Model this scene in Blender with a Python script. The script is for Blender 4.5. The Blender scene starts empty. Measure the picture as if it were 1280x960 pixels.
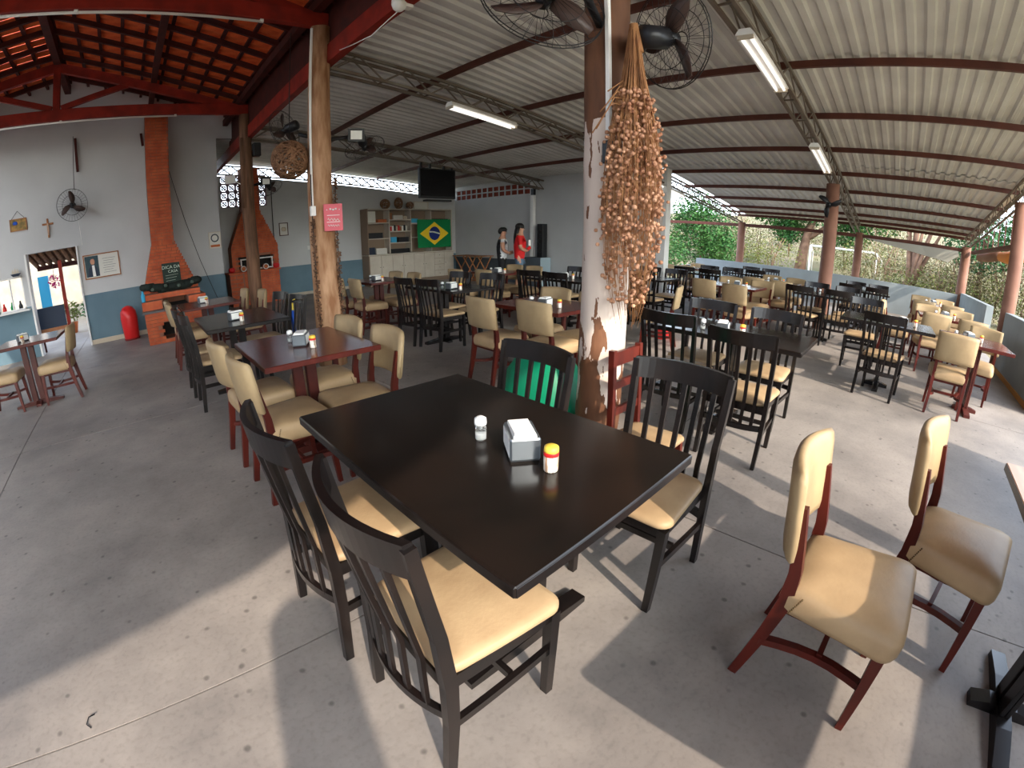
import bpy, math, random
from mathutils import Vector, Matrix
random.seed(7)
S = bpy.context.scene
C = bpy.context.collection
PI = math.pi
R = math.radians

# ------------------------------------------------------------------ camera, sky, sun, exposure
CAM_H = 1.435
cd = bpy.data.cameras.new('camera'); cam = bpy.data.objects.new('camera', cd); C.objects.link(cam)
S.camera = cam
yaw, pitch, roll = 0.7974996, -0.3262902, 0.00071
fwd = Vector((math.cos(yaw)*math.cos(pitch), math.sin(yaw)*math.cos(pitch), math.sin(pitch)))
rgt = Vector((math.sin(yaw), -math.cos(yaw), 0)); upv = rgt.cross(fwd)
M3 = Matrix((rgt, upv, -fwd)).transposed().to_4x4()
M3.translation = Vector((0, 0, CAM_H)); cam.matrix_world = M3
cd.type = 'PANO'                                  # the photograph was taken with a wide fisheye action camera
cd.sensor_fit = 'HORIZONTAL'; cd.sensor_width = 36; cd.sensor_height = 27
cd.clip_start = 0.02; cd.clip_end = 500
cd.panorama_type = 'FISHEYE_LENS_POLYNOMIAL'
cd.fisheye_fov = R(170)
KS = (0.0, 0.06317757796, 2.5456781e-06, -1.9205579578e-05, 2.9236116e-07)
cd.fisheye_polynomial_k0, cd.fisheye_polynomial_k1, cd.fisheye_polynomial_k2, cd.fisheye_polynomial_k3, cd.fisheye_polynomial_k4 = [-k for k in KS]

w = bpy.data.worlds.new('sky'); S.world = w; w.use_nodes = True
nt = w.node_tree; bg = nt.nodes['Background']
sky = nt.nodes.new('ShaderNodeTexSky'); sky.sky_type = 'HOSEK_WILKIE'
sky.turbidity = 4.0; sky.ground_albedo = 0.35
SUN_AZ, SUN_EL = R(253.5), R(32)
sd = Vector((math.cos(SUN_AZ)*math.cos(SUN_EL), math.sin(SUN_AZ)*math.cos(SUN_EL), math.sin(SUN_EL)))
sky.sun_direction = sd
hs = nt.nodes.new('ShaderNodeHueSaturation'); hs.inputs['Saturation'].default_value = 0.55
nt.links.new(sky.outputs[0], hs.inputs['Color']); nt.links.new(hs.outputs[0], bg.inputs['Color'])
bg.inputs['Strength'].default_value = 18.0
sl = bpy.data.lights.new('sun', 'SUN'); so = bpy.data.objects.new('sun', sl); C.objects.link(so)
sl.energy = 3.05; sl.angle = R(0.6); sl.color = (1.0, 0.88, 0.74)
so.rotation_euler = (-sd).to_track_quat('-Z', 'Y').to_euler(); so.location = (0, -20, 15)
vs = S.view_settings; vs.view_transform = 'Standard'; vs.look = 'None'; vs.gamma = 1.0; vs.exposure = 0.92
vs.use_curve_mapping = False
S.cycles.max_bounces = 8; S.cycles.diffuse_bounces = 5; S.cycles.glossy_bounces = 3
S.cycles.use_denoising = True
S.cycles.sample_clamp_indirect = 6.0

# ------------------------------------------------------------------ materials
def _n(nt, t, **kw):
    n = nt.nodes.new(t)
    for k, v in kw.items(): setattr(n, k, v)
    return n
def mat(name, col, rough=0.6, metal=0.0, col2=None, scale=8.0, detail=4.0, bump=0.0, bscale=None, stretch=None, coat=0.0, lo=0.35, hi=0.65, spec=0.3, alpha=None, trans=0.0):
    m = bpy.data.materials.new(name); m.use_nodes = True
    nt = m.node_tree; b = nt.nodes['Principled BSDF']
    b.inputs['Base Color'].default_value = (*col, 1); b.inputs['Roughness'].default_value = rough
    b.inputs['Metallic'].default_value = metal; b.inputs['Coat Weight'].default_value = coat
    b.inputs['Specular IOR Level'].default_value = spec
    if trans: b.inputs['Transmission Weight'].default_value = trans
    if alpha is not None: b.inputs['Alpha'].default_value = alpha
    if col2 is not None or bump:
        tc = _n(nt, 'ShaderNodeTexCoord'); mp = _n(nt, 'ShaderNodeMapping')
        nt.links.new(tc.outputs['Object'], mp.inputs['Vector'])
        if stretch: mp.inputs['Scale'].default_value = stretch
    if col2 is not None:
        nz = _n(nt, 'ShaderNodeTexNoise'); nz.inputs['Scale'].default_value = scale; nz.inputs['Detail'].default_value = detail
        rp = _n(nt, 'ShaderNodeValToRGB')
        rp.color_ramp.elements[0].position = lo; rp.color_ramp.elements[1].position = hi
        rp.color_ramp.elements[0].color = (*col, 1); rp.color_ramp.elements[1].color = (*col2, 1)
        nt.links.new(mp.outputs[0], nz.inputs['Vector']); nt.links.new(nz.outputs['Fac'], rp.inputs['Fac'])
        nt.links.new(rp.outputs['Color'], b.inputs['Base Color'])
    if bump:
        nb = _n(nt, 'ShaderNodeTexNoise'); nb.inputs['Scale'].default_value = bscale or scale*4; nb.inputs['Detail'].default_value = 5
        bm = _n(nt, 'ShaderNodeBump'); bm.inputs['Strength'].default_value = bump; bm.inputs['Distance'].default_value = 0.01
        nt.links.new(mp.outputs[0], nb.inputs['Vector']); nt.links.new(nb.outputs['Fac'], bm.inputs['Height'])
        nt.links.new(bm.outputs[0], b.inputs['Normal'])
    return m
def emit(name, col, s):
    m = bpy.data.materials.new(name); m.use_nodes = True; b = m.node_tree.nodes['Principled BSDF']
    b.inputs['Base Color'].default_value = (*col, 1); b.inputs['Emission Color'].default_value = (*col, 1); b.inputs['Emission Strength'].default_value = s
    return m

def concrete():
    m = bpy.data.materials.new('concrete'); m.use_nodes = True; nt = m.node_tree; b = nt.nodes['Principled BSDF']; L = nt.links.new
    g = _n(nt, 'ShaderNodeNewGeometry')
    n1 = _n(nt, 'ShaderNodeTexNoise'); n1.inputs['Scale'].default_value = 0.9; n1.inputs['Detail'].default_value = 8; n1.inputs['Roughness'].default_value = 0.65
    r1 = _n(nt, 'ShaderNodeValToRGB'); e = r1.color_ramp.elements
    e[0].position = 0.3; e[0].color = (0.165, 0.147, 0.138, 1); e[1].position = 0.70; e[1].color = (0.40, 0.35, 0.31, 1)
    L(g.outputs['Position'], n1.inputs['Vector']); L(n1.outputs['Fac'], r1.inputs['Fac'])
    # small dark spots and stains
    n2 = _n(nt, 'ShaderNodeTexVoronoi'); n2.inputs['Scale'].default_value = 9.0; n2.inputs['Randomness'].default_value = 1
    nw = _n(nt, 'ShaderNodeTexNoise'); nw.inputs['Scale'].default_value = 14; nw.inputs['Detail'].default_value = 3
    ad = _n(nt, 'ShaderNodeMath', operation='MULTIPLY_ADD'); ad.inputs[1].default_value = 0.16
    L(g.outputs['Position'], n2.inputs['Vector']); L(g.outputs['Position'], nw.inputs['Vector'])
    L(nw.outputs['Fac'], ad.inputs[0]); L(n2.outputs['Distance'], ad.inputs[2])
    r2 = _n(nt, 'ShaderNodeValToRGB'); r2.color_ramp.elements[0].position = 0.14; r2.color_ramp.elements[1].position = 0.22
    r2.color_ramp.elements[0].color = (0.42, 0.42, 0.43, 1); r2.color_ramp.elements[1].color = (1, 1, 1, 1)
    L(ad.outputs[0], r2.inputs['Fac'])
    mx = _n(nt, 'ShaderNodeMix', data_type='RGBA', blend_type='MULTIPLY'); mx.inputs[0].default_value = 0.8
    L(r1.outputs['Color'], mx.inputs[6]); L(r2.outputs['Color'], mx.inputs[7])
    n3 = _n(nt, 'ShaderNodeTexNoise'); n3.inputs['Scale'].default_value = 45; n3.inputs['Detail'].default_value = 6
    r3 = _n(nt, 'ShaderNodeValToRGB'); r3.color_ramp.elements[0].position = 0.3; r3.color_ramp.elements[1].position = 0.5
    r3.color_ramp.elements[0].color = (0.62, 0.62, 0.62, 1)
    L(g.outputs['Position'], n3.inputs['Vector']); L(n3.outputs['Fac'], r3.inputs['Fac'])
    m2 = _n(nt, 'ShaderNodeMix', data_type='RGBA', blend_type='MULTIPLY'); m2.inputs[0].default_value = 0.35
    L(mx.outputs[2], m2.inputs[6]); L(r3.outputs['Color'], m2.inputs[7]); L(m2.outputs[2], b.inputs['Base Color'])
    rr = _n(nt, 'ShaderNodeMapRange'); rr.inputs[3].default_value = 0.38; rr.inputs[4].default_value = 0.7
    L(n1.outputs['Fac'], rr.inputs[0]); L(rr.outputs[0], b.inputs['Roughness'])
    b.inputs['Specular IOR Level'].default_value = 0.35
    bp = _n(nt, 'ShaderNodeBump'); bp.inputs['Strength'].default_value = 0.15; bp.inputs['Distance'].default_value = 0.004
    L(n3.outputs['Fac'], bp.inputs['Height']); L(bp.outputs[0], b.inputs['Normal'])
    return m

def peeling_log():
    """lower part painted white and worn through to brown wood, top left as dark stained wood"""
    m = bpy.data.materials.new('peeling_log'); m.use_nodes = True; nt = m.node_tree; b = nt.nodes['Principled BSDF']; L = nt.links.new
    g = _n(nt, 'ShaderNodeNewGeometry'); sp = _n(nt, 'ShaderNodeSeparateXYZ'); L(g.outputs['Position'], sp.inputs[0])
    mp = _n(nt, 'ShaderNodeMapping'); mp.inputs['Scale'].default_value = (16, 16, 5); L(g.outputs['Position'], mp.inputs['Vector'])
    n = _n(nt, 'ShaderNodeTexNoise'); n.inputs['Scale'].default_value = 1; n.inputs['Detail'].default_value = 7; L(mp.outputs[0], n.inputs['Vector'])
    rw = _n(nt, 'ShaderNodeValToRGB'); rw.color_ramp.elements[0].color = (0.05, 0.016, 0.007, 1); rw.color_ramp.elements[1].color = (0.21, 0.085, 0.035, 1)
    L(n.outputs['Fac'], rw.inputs['Fac'])
    # threshold depends on height: paint survives best between 0.8 and 1.9 m
    cv = _n(nt, 'ShaderNodeFloatCurve')
    mr = _n(nt, 'ShaderNodeMapRange'); mr.inputs[2].default_value = 4.0; L(sp.outputs[2], mr.inputs[0]); L(mr.outputs[0], cv.inputs['Value'])
    c = cv.mapping.curves[0]; c.points[0].location = (0, 0.30); c.points[1].location = (1, 0.0)
    for x, y in ((0.14, 0.40), (0.21, 0.53), (0.26, 0.60), (0.40, 0.60), (0.48, 0.56), (0.505, 0.50), (0.515, 0.0)): c.points.new(x, y)
    cv.mapping.update()
    lt = _n(nt, 'ShaderNodeMath', operation='LESS_THAN'); L(n.outputs['Fac'], lt.inputs[0]); L(cv.outputs[0], lt.inputs[1])
    mx = _n(nt, 'ShaderNodeMix', data_type='RGBA'); mx.inputs[7].default_value = (0.64, 0.52, 0.44, 1)
    L(lt.outputs[0], mx.inputs[0]); L(rw.outputs['Color'], mx.inputs[6]); L(mx.outputs[2], b.inputs['Base Color'])
    b.inputs['Roughness'].default_value = 0.75
    bp = _n(nt, 'ShaderNodeBump'); bp.inputs['Strength'].default_value = 0.5; bp.inputs['Distance'].default_value = 0.01
    L(n.outputs['Fac'], bp.inputs['Height']); L(bp.outputs[0], b.inputs['Normal'])
    return m

MT = {}
MT['concrete'] = concrete()
MT['joint'] = mat('joint', (0.10, 0.09, 0.085), 0.9)
MT['wall'] = mat('wall_paint', (0.53, 0.53, 0.53), 0.85, col2=(0.46, 0.46, 0.465), scale=0.8, bump=0.15, bscale=30)
MT['dado'] = mat('dado_paint', (0.13, 0.205, 0.25), 0.7, col2=(0.10, 0.165, 0.21), scale=1.5, bump=0.1, bscale=30)
MT['dado_dark'] = mat('dado_dark', (0.085, 0.10, 0.12), 0.7, col2=(0.07, 0.085, 0.10), scale=1.5)
MT['white'] = mat('white_paint', (0.72, 0.71, 0.69), 0.6)
MT['cream'] = mat('cream_trim', (0.52, 0.44, 0.34), 0.7)
MT['sheet'] = mat('roof_sheet', (0.76, 0.745, 0.72), 0.5, metal=0.0, col2=(0.60, 0.585, 0.56), scale=1.2, detail=6)
MT['purlin'] = mat('purlin_paint', (0.115, 0.035, 0.022), 0.6, col2=(0.08, 0.025, 0.018), scale=3)
MT['truss'] = mat('truss_steel', (0.16, 0.115, 0.085), 0.55, metal=0.3, col2=(0.22, 0.19, 0.16), scale=4)
MT['redwood'] = mat('red_beam', (0.27, 0.017, 0.007), 0.6, col2=(0.17, 0.011, 0.005), scale=5, stretch=(1, 1, 1))
MT['darkwood'] = mat('rafter_wood', (0.07, 0.010, 0.006), 0.7, col2=(0.04, 0.007, 0.005), scale=6)
MT['tile'] = mat('clay_tile', (0.80, 0.16, 0.04), 0.7, col2=(0.55, 0.085, 0.025), scale=5, bump=0.2)
MT['log'] = mat('log_wood', (0.50, 0.29, 0.165), 0.75, col2=(0.26, 0.115, 0.05), scale=3.5, stretch=(4, 4, 0.9), bump=0.5, bscale=5)
MT['logdark'] = mat('log_dark', (0.20, 0.10, 0.055), 0.75, col2=(0.10, 0.05, 0.028), scale=3, stretch=(6, 6, 0.7), bump=0.5, bscale=6)
MT['peel'] = peeling_log()
MT['roundpost'] = mat('post_paint', (0.25, 0.12, 0.08), 0.7, col2=(0.20, 0.09, 0.06), scale=3)
MT['brick'] = mat('brick', (0.56, 0.13, 0.05), 0.8, col2=(0.40, 0.075, 0.03), scale=6, bump=0.3)
MT['mortar'] = mat('mortar', (0.30, 0.13, 0.085), 0.9)
MT['soot'] = mat('soot', (0.02, 0.018, 0.017), 0.9)
MT['slab'] = mat('stone_slab', (0.10, 0.10, 0.105), 0.4)
MT['block'] = mat('vent_block', (0.26, 0.05, 0.03), 0.8)
MT['cobogo'] = mat('cobogo', (0.30, 0.20, 0.26), 0.8)
MT['black'] = mat('black_lacquer', (0.006, 0.005, 0.005), 0.27, col2=(0.012, 0.008, 0.007), scale=7, spec=0.45)
MT['blacktop'] = mat('black_tabletop', (0.008, 0.006, 0.005), 0.2, col2=(0.014, 0.009, 0.007), scale=4, coat=0.0, spec=0.27)
MT['redchair'] = mat('red_lacquer', (0.10, 0.012, 0.006), 0.4, col2=(0.055, 0.007, 0.004), scale=9, stretch=(1, 1, 0.3))
MT['redtop'] = mat('red_tabletop', (0.10, 0.016, 0.009), 0.2, col2=(0.06, 0.010, 0.007), scale=5, stretch=(3, 0.7, 1), spec=0.45)
MT['redleg'] = mat('red_pedestal', (0.085, 0.018, 0.012), 0.4, col2=(0.055, 0.012, 0.010), scale=6)
MT['vinyl'] = mat('beige_vinyl', (0.46, 0.315, 0.175), 0.45, col2=(0.37, 0.24, 0.13), scale=6, bump=0.08, bscale=60)
MT['vinyl2'] = mat('tan_vinyl', (0.44, 0.30, 0.165), 0.45, col2=(0.36, 0.24, 0.13), scale=6, bump=0.08, bscale=60)
MT['vinyl3'] = mat('olive_beige_vinyl', (0.385, 0.275, 0.15), 0.5, col2=(0.30, 0.21, 0.115), scale=6, bump=0.08, bscale=60)
MT['tack'] = mat('tack', (0.15, 0.10, 0.05), 0.4, metal=0.8)
MT['steel'] = mat('steel', (0.55, 0.56, 0.58), 0.28, metal=0.9)
MT['darksteel'] = mat('dark_steel', (0.16, 0.18, 0.20), 0.3, metal=0.7)
MT['napkin'] = mat('napkin', (0.80, 0.79, 0.76), 0.8)
MT['plasticblack'] = mat('plastic_black', (0.014, 0.014, 0.016), 0.35)
MT['plasticbrown'] = mat('fan_blade', (0.06, 0.035, 0.028), 0.4)
MT['wire'] = mat('fan_wire', (0.03, 0.028, 0.028), 0.4, metal=0.5)
MT['glass'] = mat('glass', (0.85, 0.9, 0.92), 0.05, trans=0.95)
MT['salt'] = mat('salt', (0.85, 0.85, 0.84), 0.7)
MT['redplastic'] = mat('red_plastic', (0.62, 0.02, 0.02), 0.35)
MT['yellow'] = mat('yellow_lid', (0.70, 0.50, 0.06), 0.4)
MT['stripe'] = mat('pot_print', (0.75, 0.70, 0.62), 0.5, col2=(0.35, 0.22, 0.14), scale=10, stretch=(12, 12, 1.5), lo=0.5, hi=0.55)
MT['tube'] = mat('tube_white', (0.82, 0.80, 0.76), 0.35)
MT['lens'] = mat('flood_lens', (0.75, 0.74, 0.68), 0.25)
MT['screen'] = mat('screen', (0.008, 0.008, 0.009), 0.12)
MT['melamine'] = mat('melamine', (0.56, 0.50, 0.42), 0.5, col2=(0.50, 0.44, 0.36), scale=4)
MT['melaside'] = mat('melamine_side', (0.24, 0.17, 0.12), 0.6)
MT['green'] = mat('green_cloth', (0.0, 0.19, 0.055), 0.7)
MT['flagyellow'] = mat('flag_yellow', (0.78, 0.55, 0.02), 0.7)
MT['flagblue'] = mat('flag_blue', (0.01, 0.03, 0.20), 0.7)
MT['flagwhite'] = mat('flag_white', (0.8, 0.8, 0.8), 0.7)
MT['greenplastic'] = mat('green_sack', (0.0, 0.21, 0.10), 0.45)
MT['berry'] = mat('berry', (0.60, 0.33, 0.20), 0.6, col2=(0.30, 0.12, 0.06), scale=9)
MT['straw'] = mat('straw', (0.42, 0.20, 0.08), 0.7, col2=(0.28, 0.12, 0.05), scale=10)
MT['wicker'] = mat('wicker', (0.26, 0.13, 0.065), 0.7, col2=(0.15, 0.07, 0.035), scale=10)
MT['pink'] = mat('pink_sign', (0.68, 0.14, 0.17), 0.6)
MT['chalk'] = mat('chalkboard', (0.015, 0.03, 0.022), 0.7)
MT['chalkink'] = mat('chalk', (0.55, 0.62, 0.52), 0.9)
MT['navy'] = mat('navy', (0.02, 0.03, 0.055), 0.6)
MT['skin'] = mat('skin', (0.50, 0.25, 0.16), 0.6)
MT['hair'] = mat('hair', (0.012, 0.009, 0.008), 0.5)
MT['denim'] = mat('denim', (0.09, 0.15, 0.22), 0.8)
MT['redcloth'] = mat('red_shirt', (0.60, 0.012, 0.012), 0.7)
MT['whitecloth'] = mat('white_shirt', (0.60, 0.60, 0.60), 0.8, col2=(0.42, 0.43, 0.45), scale=20)
MT['blackcloth'] = mat('black_cloth', (0.015, 0.015, 0.017), 0.8)
MT['blue'] = mat('blue_cloth', (0.01, 0.07, 0.42), 0.6)
MT['cyan'] = mat('cyan_cloth', (0.05, 0.38, 0.62), 0.7)
MT['ground'] = mat('dry_ground', (0.27, 0.21, 0.125), 0.95, col2=(0.17, 0.17, 0.08), scale=0.35, detail=8, bump=0.4, bscale=4)
MT['dirt'] = mat('yard_dirt', (0.36, 0.31, 0.25), 0.95, col2=(0.28, 0.24, 0.19), scale=0.8)
MT['leaf'] = mat('leaf', (0.022, 0.095, 0.022), 0.7, col2=(0.055, 0.14, 0.03), scale=1.5)
MT['leafy'] = mat('leaf_yellow', (0.17, 0.17, 0.04), 0.8, col2=(0.09, 0.13, 0.03), scale=1.5)
MT['leafd'] = mat('leaf_dry', (0.20, 0.155, 0.085), 0.9, col2=(0.11, 0.115, 0.045), scale=1.2)
MT['leafk'] = mat('leaf_dark', (0.03, 0.10, 0.035), 0.6, col2=(0.06, 0.16, 0.05), scale=1.5)
MT['bark'] = mat('bark', (0.26, 0.15, 0.10), 0.9, col2=(0.16, 0.09, 0.06), scale=4)
MT['awning'] = mat('awning_cloth', (0.42, 0.40, 0.35), 0.8)
MT['awningbrown'] = mat('awning_brown', (0.20, 0.10, 0.06), 0.8)
MT['awningorange'] = mat('awning_orange', (0.60, 0.20, 0.03), 0.7)
MT['lowwall'] = mat('low_wall', (0.29, 0.32, 0.33), 0.85, col2=(0.25, 0.28, 0.29), scale=2)
MT['paper'] = mat('paper', (0.62, 0.60, 0.55), 0.7)
MT['wood'] = mat('wood', (0.36, 0.15, 0.06), 0.5, col2=(0.27, 0.10, 0.04), scale=6)
MT['lightwood'] = mat('light_tabletop', (0.48, 0.30, 0.20), 0.35, col2=(0.40, 0.23, 0.15), scale=5, stretch=(0.7, 4, 1))
MT['terracotta'] = mat('terracotta', (0.50, 0.14, 0.05), 0.8)
MT['flower'] = mat('flower_pink', (0.60, 0.05, 0.25), 0.7)
MT['gold'] = mat('gold_print', (0.45, 0.24, 0.06), 0.6, col2=(0.06, 0.08, 0.03), scale=9)

# ------------------------------------------------------------------ mesh helpers
class MB:
    def __init__(s): s.v = []; s.f = []; s.m = []; s.sm = []
    def add(s, vs, fs, mi=0, smooth=False):
        o = len(s.v); s.v += [tuple(p) for p in vs]
        for f in fs: s.f.append(tuple(i+o for i in f)); s.m.append(mi); s.sm.append(smooth)
        return s
    def box(s, x0, x1, y0, y1, z0, z1, mi=0):
        return s.add([(x0,y0,z0),(x1,y0,z0),(x1,y1,z0),(x0,y1,z0),(x0,y0,z1),(x1,y0,z1),(x1,y1,z1),(x0,y1,z1)],
                     [(0,3,2,1),(4,5,6,7),(0,1,5,4),(1,2,6,5),(2,3,7,6),(3,0,4,7)], mi)
    def bbox(s, x0, x1, y0, y1, z0, z1, b=0.004, mi=0):
        """box with chamfered vertical and top edges"""
        def ring(i, z): return [(x0+i,y0+b,z),(x0+b,y0+i,z),(x1-b,y0+i,z),(x1-i,y0+b,z),(x1-i,y1-b,z),(x1-b,y1-i,z),(x0+b,y1-i,z),(x0+i,y1-b,z)]
        return s.loft([ring(b*.7,z0), ring(0,z0+b), ring(0,z1-b), ring(b*.7,z1)], mi=mi)
    def loft(s, rings, mi=0, smooth=False, caps=True, closed=True):
        n = len(rings[0]); vs = [p for r in rings for p in r]; fs = []
        for k in range(len(rings)-1):
            for i in range(n if closed else n-1):
                j = (i+1) % n
                fs.append((k*n+i, k*n+j, (k+1)*n+j, (k+1)*n+i))
        if caps and closed:
            fs.append(tuple(range(n))[::-1]); fs.append(tuple((len(rings)-1)*n+i for i in range(n)))
        return s.add(vs, fs, mi, smooth)
    def beam(s, p, q, wd, ht, up=(0,0,1), mi=0):
        p, q = Vector(p), Vector(q); d = (q-p).normalized(); u = Vector(up)
        if abs(d.dot(u)) > .98: u = Vector((1,0,0))
        a = d.cross(u).normalized()*wd/2; b = a.cross(d).normalized()*ht/2
        return s.loft([[c-a-b, c+a-b, c+a+b, c-a+b] for c in (p, q)], mi=mi)
    def path_beam(s, pts, sizes, side=(0,1,0), mi=0):
        """swept rectangle; sizes = (width along side, depth) per point"""
        rings = []
        sd_ = Vector(side)
        for i, p in enumerate(pts):
            p = Vector(p); a = Vector(pts[max(i-1,0)]); b = Vector(pts[min(i+1,len(pts)-1)])
            d = (b-a).normalized(); k = d.cross(sd_).normalized(); sw, sdp = sizes[i] if isinstance(sizes[0], (tuple,list)) else sizes
            x = sd_*sw/2; y = k*sdp/2
            rings.append([p-x-y, p+x-y, p+x+y, p-x+y])
        return s.loft(rings, mi=mi)
    def tube(s, pts, r, n=6, mi=0, smooth=True, closed=False, caps=True):
        pts = [Vector(p) for p in pts]; rings = []; N = len(pts)
        pu = None
        for i, p in enumerate(pts):
            a = pts[(i-1) % N] if closed else pts[max(i-1,0)]; b = pts[(i+1) % N] if closed else pts[min(i+1,N-1)]
            d = (b-a).normalized()
            u = pu if pu is not None and abs(d.dot(pu)) < .95 else (Vector((0,0,1)) if abs(d.z) < .9 else Vector((1,0,0)))
            x = d.cross(u).normalized(); y = x.cross(d).normalized(); pu = y
            rr = r[i] if isinstance(r, (list,tuple)) else r
            rings.append([p + x*math.cos(t)*rr + y*math.sin(t)*rr for t in [2*PI*k/n for k in range(n)]])
        if closed: rings.append(rings[0]); caps = False
        return s.loft(rings, mi=mi, smooth=smooth, caps=caps)
    def cyl(s, p, q, r0, r1=None, n=12, mi=0, smooth=True): return s.tube([p, q], [r0, r0 if r1 is None else r1], n, mi, smooth)
    def lathe(s, prof, n=16, c=(0,0,0), mi=0, smooth=True):
        rings = [[(c[0]+r*math.cos(2*PI*k/n), c[1]+r*math.sin(2*PI*k/n), c[2]+z) for k in range(n)] for r, z in prof]
        return s.loft(rings, mi=mi, smooth=smooth)
    def ball(s, c, r, n=8, m=5, mi=0, sc=(1,1,1)):
        rings = []
        for i in range(1, m):
            t = PI*i/m
            rings.append([(c[0]+sc[0]*r*math.sin(t)*math.cos(2*PI*k/n), c[1]+sc[1]*r*math.sin(t)*math.sin(2*PI*k/n), c[2]-sc[2]*r*math.cos(t)) for k in range(n)])
        return s.loft(rings, mi=mi, smooth=True)
    def ring(s, c, nrm, rad, r, n=24, k=4, mi=0):
        nrm = Vector(nrm).normalized(); u = Vector((0,0,1)) if abs(nrm.z) < .9 else Vector((1,0,0))
        x = nrm.cross(u).normalized(); y = nrm.cross(x); c = Vector(c)
        return s.tube([c + x*math.cos(2*PI*i/n)*rad + y*math.sin(2*PI*i/n)*rad for i in range(n)], r, k, mi, True, True)
    def poly(s, pts, thick, axis, mi=0):
        """flat polygon extruded along axis vector by thick"""
        a = Vector(axis)*thick
        return s.loft([[Vector(p) for p in pts], [Vector(p)+a for p in pts]], mi=mi)
    def mesh(s, name, mats):
        me = bpy.data.meshes.new(name); me.from_pydata(s.v, [], s.f); me.update()
        for m in (mats if isinstance(mats, (list,tuple)) else [mats]): me.materials.append(MT[m] if isinstance(m, str) else m)
        me.polygons.foreach_set('material_index', s.m); me.polygons.foreach_set('use_smooth', s.sm)
        import bmesh
        b = bmesh.new(); b.from_mesh(me); bmesh.ops.recalc_face_normals(b, faces=b.faces); b.to_mesh(me); b.free()
        return me
    def build(s, name, mats, parent=None, loc=None, rz=0):
        return link(name, s.mesh(name, mats), parent, loc, rz)
def link(name, me, parent=None, loc=None, rz=0):
    o = bpy.data.objects.new(name, me); C.objects.link(o)
    if parent is not None: o.parent = parent
    if loc is not None: o.location = loc
    if rz: o.rotation_euler[2] = rz
    return o
def thing(name, label, cat, loc=(0,0,0), rz=0, group=None):
    o = bpy.data.objects.new(name, None); C.objects.link(o); o.empty_display_size = 0.1
    o.location = loc; o.rotation_euler[2] = rz
    return tag(o, label, cat, group)
def tag(o, label, cat, group=None):
    o['label'] = label; o['category'] = cat
    if group: o['group'] = group
    return o
def struct(o): o['kind'] = 'structure'; return o
def stuff(o): o['kind'] = 'stuff'; return o
def copy_tree(o, parent=None):
    c = o.copy(); C.objects.link(c)
    if parent is not None: c.parent = parent
    for ch in list(o.children): copy_tree(ch, c)
    return c
def place(proto, used, loc, rz, label, group):
    if not used: o = proto; used.append(1)
    else: o = copy_tree(proto)
    o.location = loc; o.rotation_euler[2] = rz; o['label'] = label; o['group'] = group
    return o
def text_mesh(txt, size, name, m, parent, loc, rot, extrude=0.001):
    cu = bpy.data.curves.new('t', 'FONT'); cu.body = txt; cu.size = size; cu.extrude = extrude; cu.align_x = 'CENTER'; cu.align_y = 'CENTER'; cu.resolution_u = 2
    o = bpy.data.objects.new('t', cu); C.objects.link(o); bpy.context.view_layer.update()
    me = bpy.data.meshes.new_from_object(o.evaluated_get(bpy.context.evaluated_depsgraph_get())); bpy.data.objects.remove(o); bpy.data.curves.remove(cu)
    me.materials.clear(); me.materials.append(MT[m])
    q = stuff(link(name, me, parent, loc)); q.rotation_euler = rot
    return q

# ------------------------------------------------------------------ ground and floor
def terrain():
    mb = MB(); xs = [-60+5*i for i in range(33)]; ys = [-60+5*i for i in range(29)]
    def hz(x, y):
        d = max(0, x-27); e = max(0, -12-y)
        return -0.06 + 0.11*d*min(1, d/8) + 0.10*e + (0.25*math.sin(x*.5+y*.33)*min(1, d/10))
    vs = [(x, y, hz(x, y)) for y in ys for x in xs]; n = len(xs)
    mb.add(vs, [(j*n+i, j*n+i+1, (j+1)*n+i+1, (j+1)*n+i) for j in range(len(ys)-1) for i in range(n-1)], smooth=True)
    o = mb.build('ground', 'ground'); struct(o)
terrain()
struct(MB().box(-9, 4, 10.72, 22, -0.05, -0.02).build('ground_yard', 'dirt'))
fl = struct(MB().box(-7, 15.75, -2.25, 13.1, -0.2, -0.014).build('floor', 'joint'))
XJ = [-7, -1.5, 2.05, 5.6, 9.15, 12.7, 15.75]; YJ = [-2.25, 1.34, 4.70, 8.06, 11.4, 13.1]
for i in range(len(XJ)-1):
    for j in range(len(YJ)-1):
        g = 0.004
        MB().box(XJ[i]+g, XJ[i+1]-g, YJ[j]+g, YJ[j+1]-g, -0.013, 0).build('floor_slab', 'concrete', fl)

# ------------------------------------------------------------------ walls
def z_purlin(x): return 3.905 - 0.088*x       # underside of the purlins
def z_truss(x): return 3.635 - 0.088*x        # underside of the steel trusses
def z_tile(x): return 5.12 - 0.252*abs(x+1.3)  # underside of the battens

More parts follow.
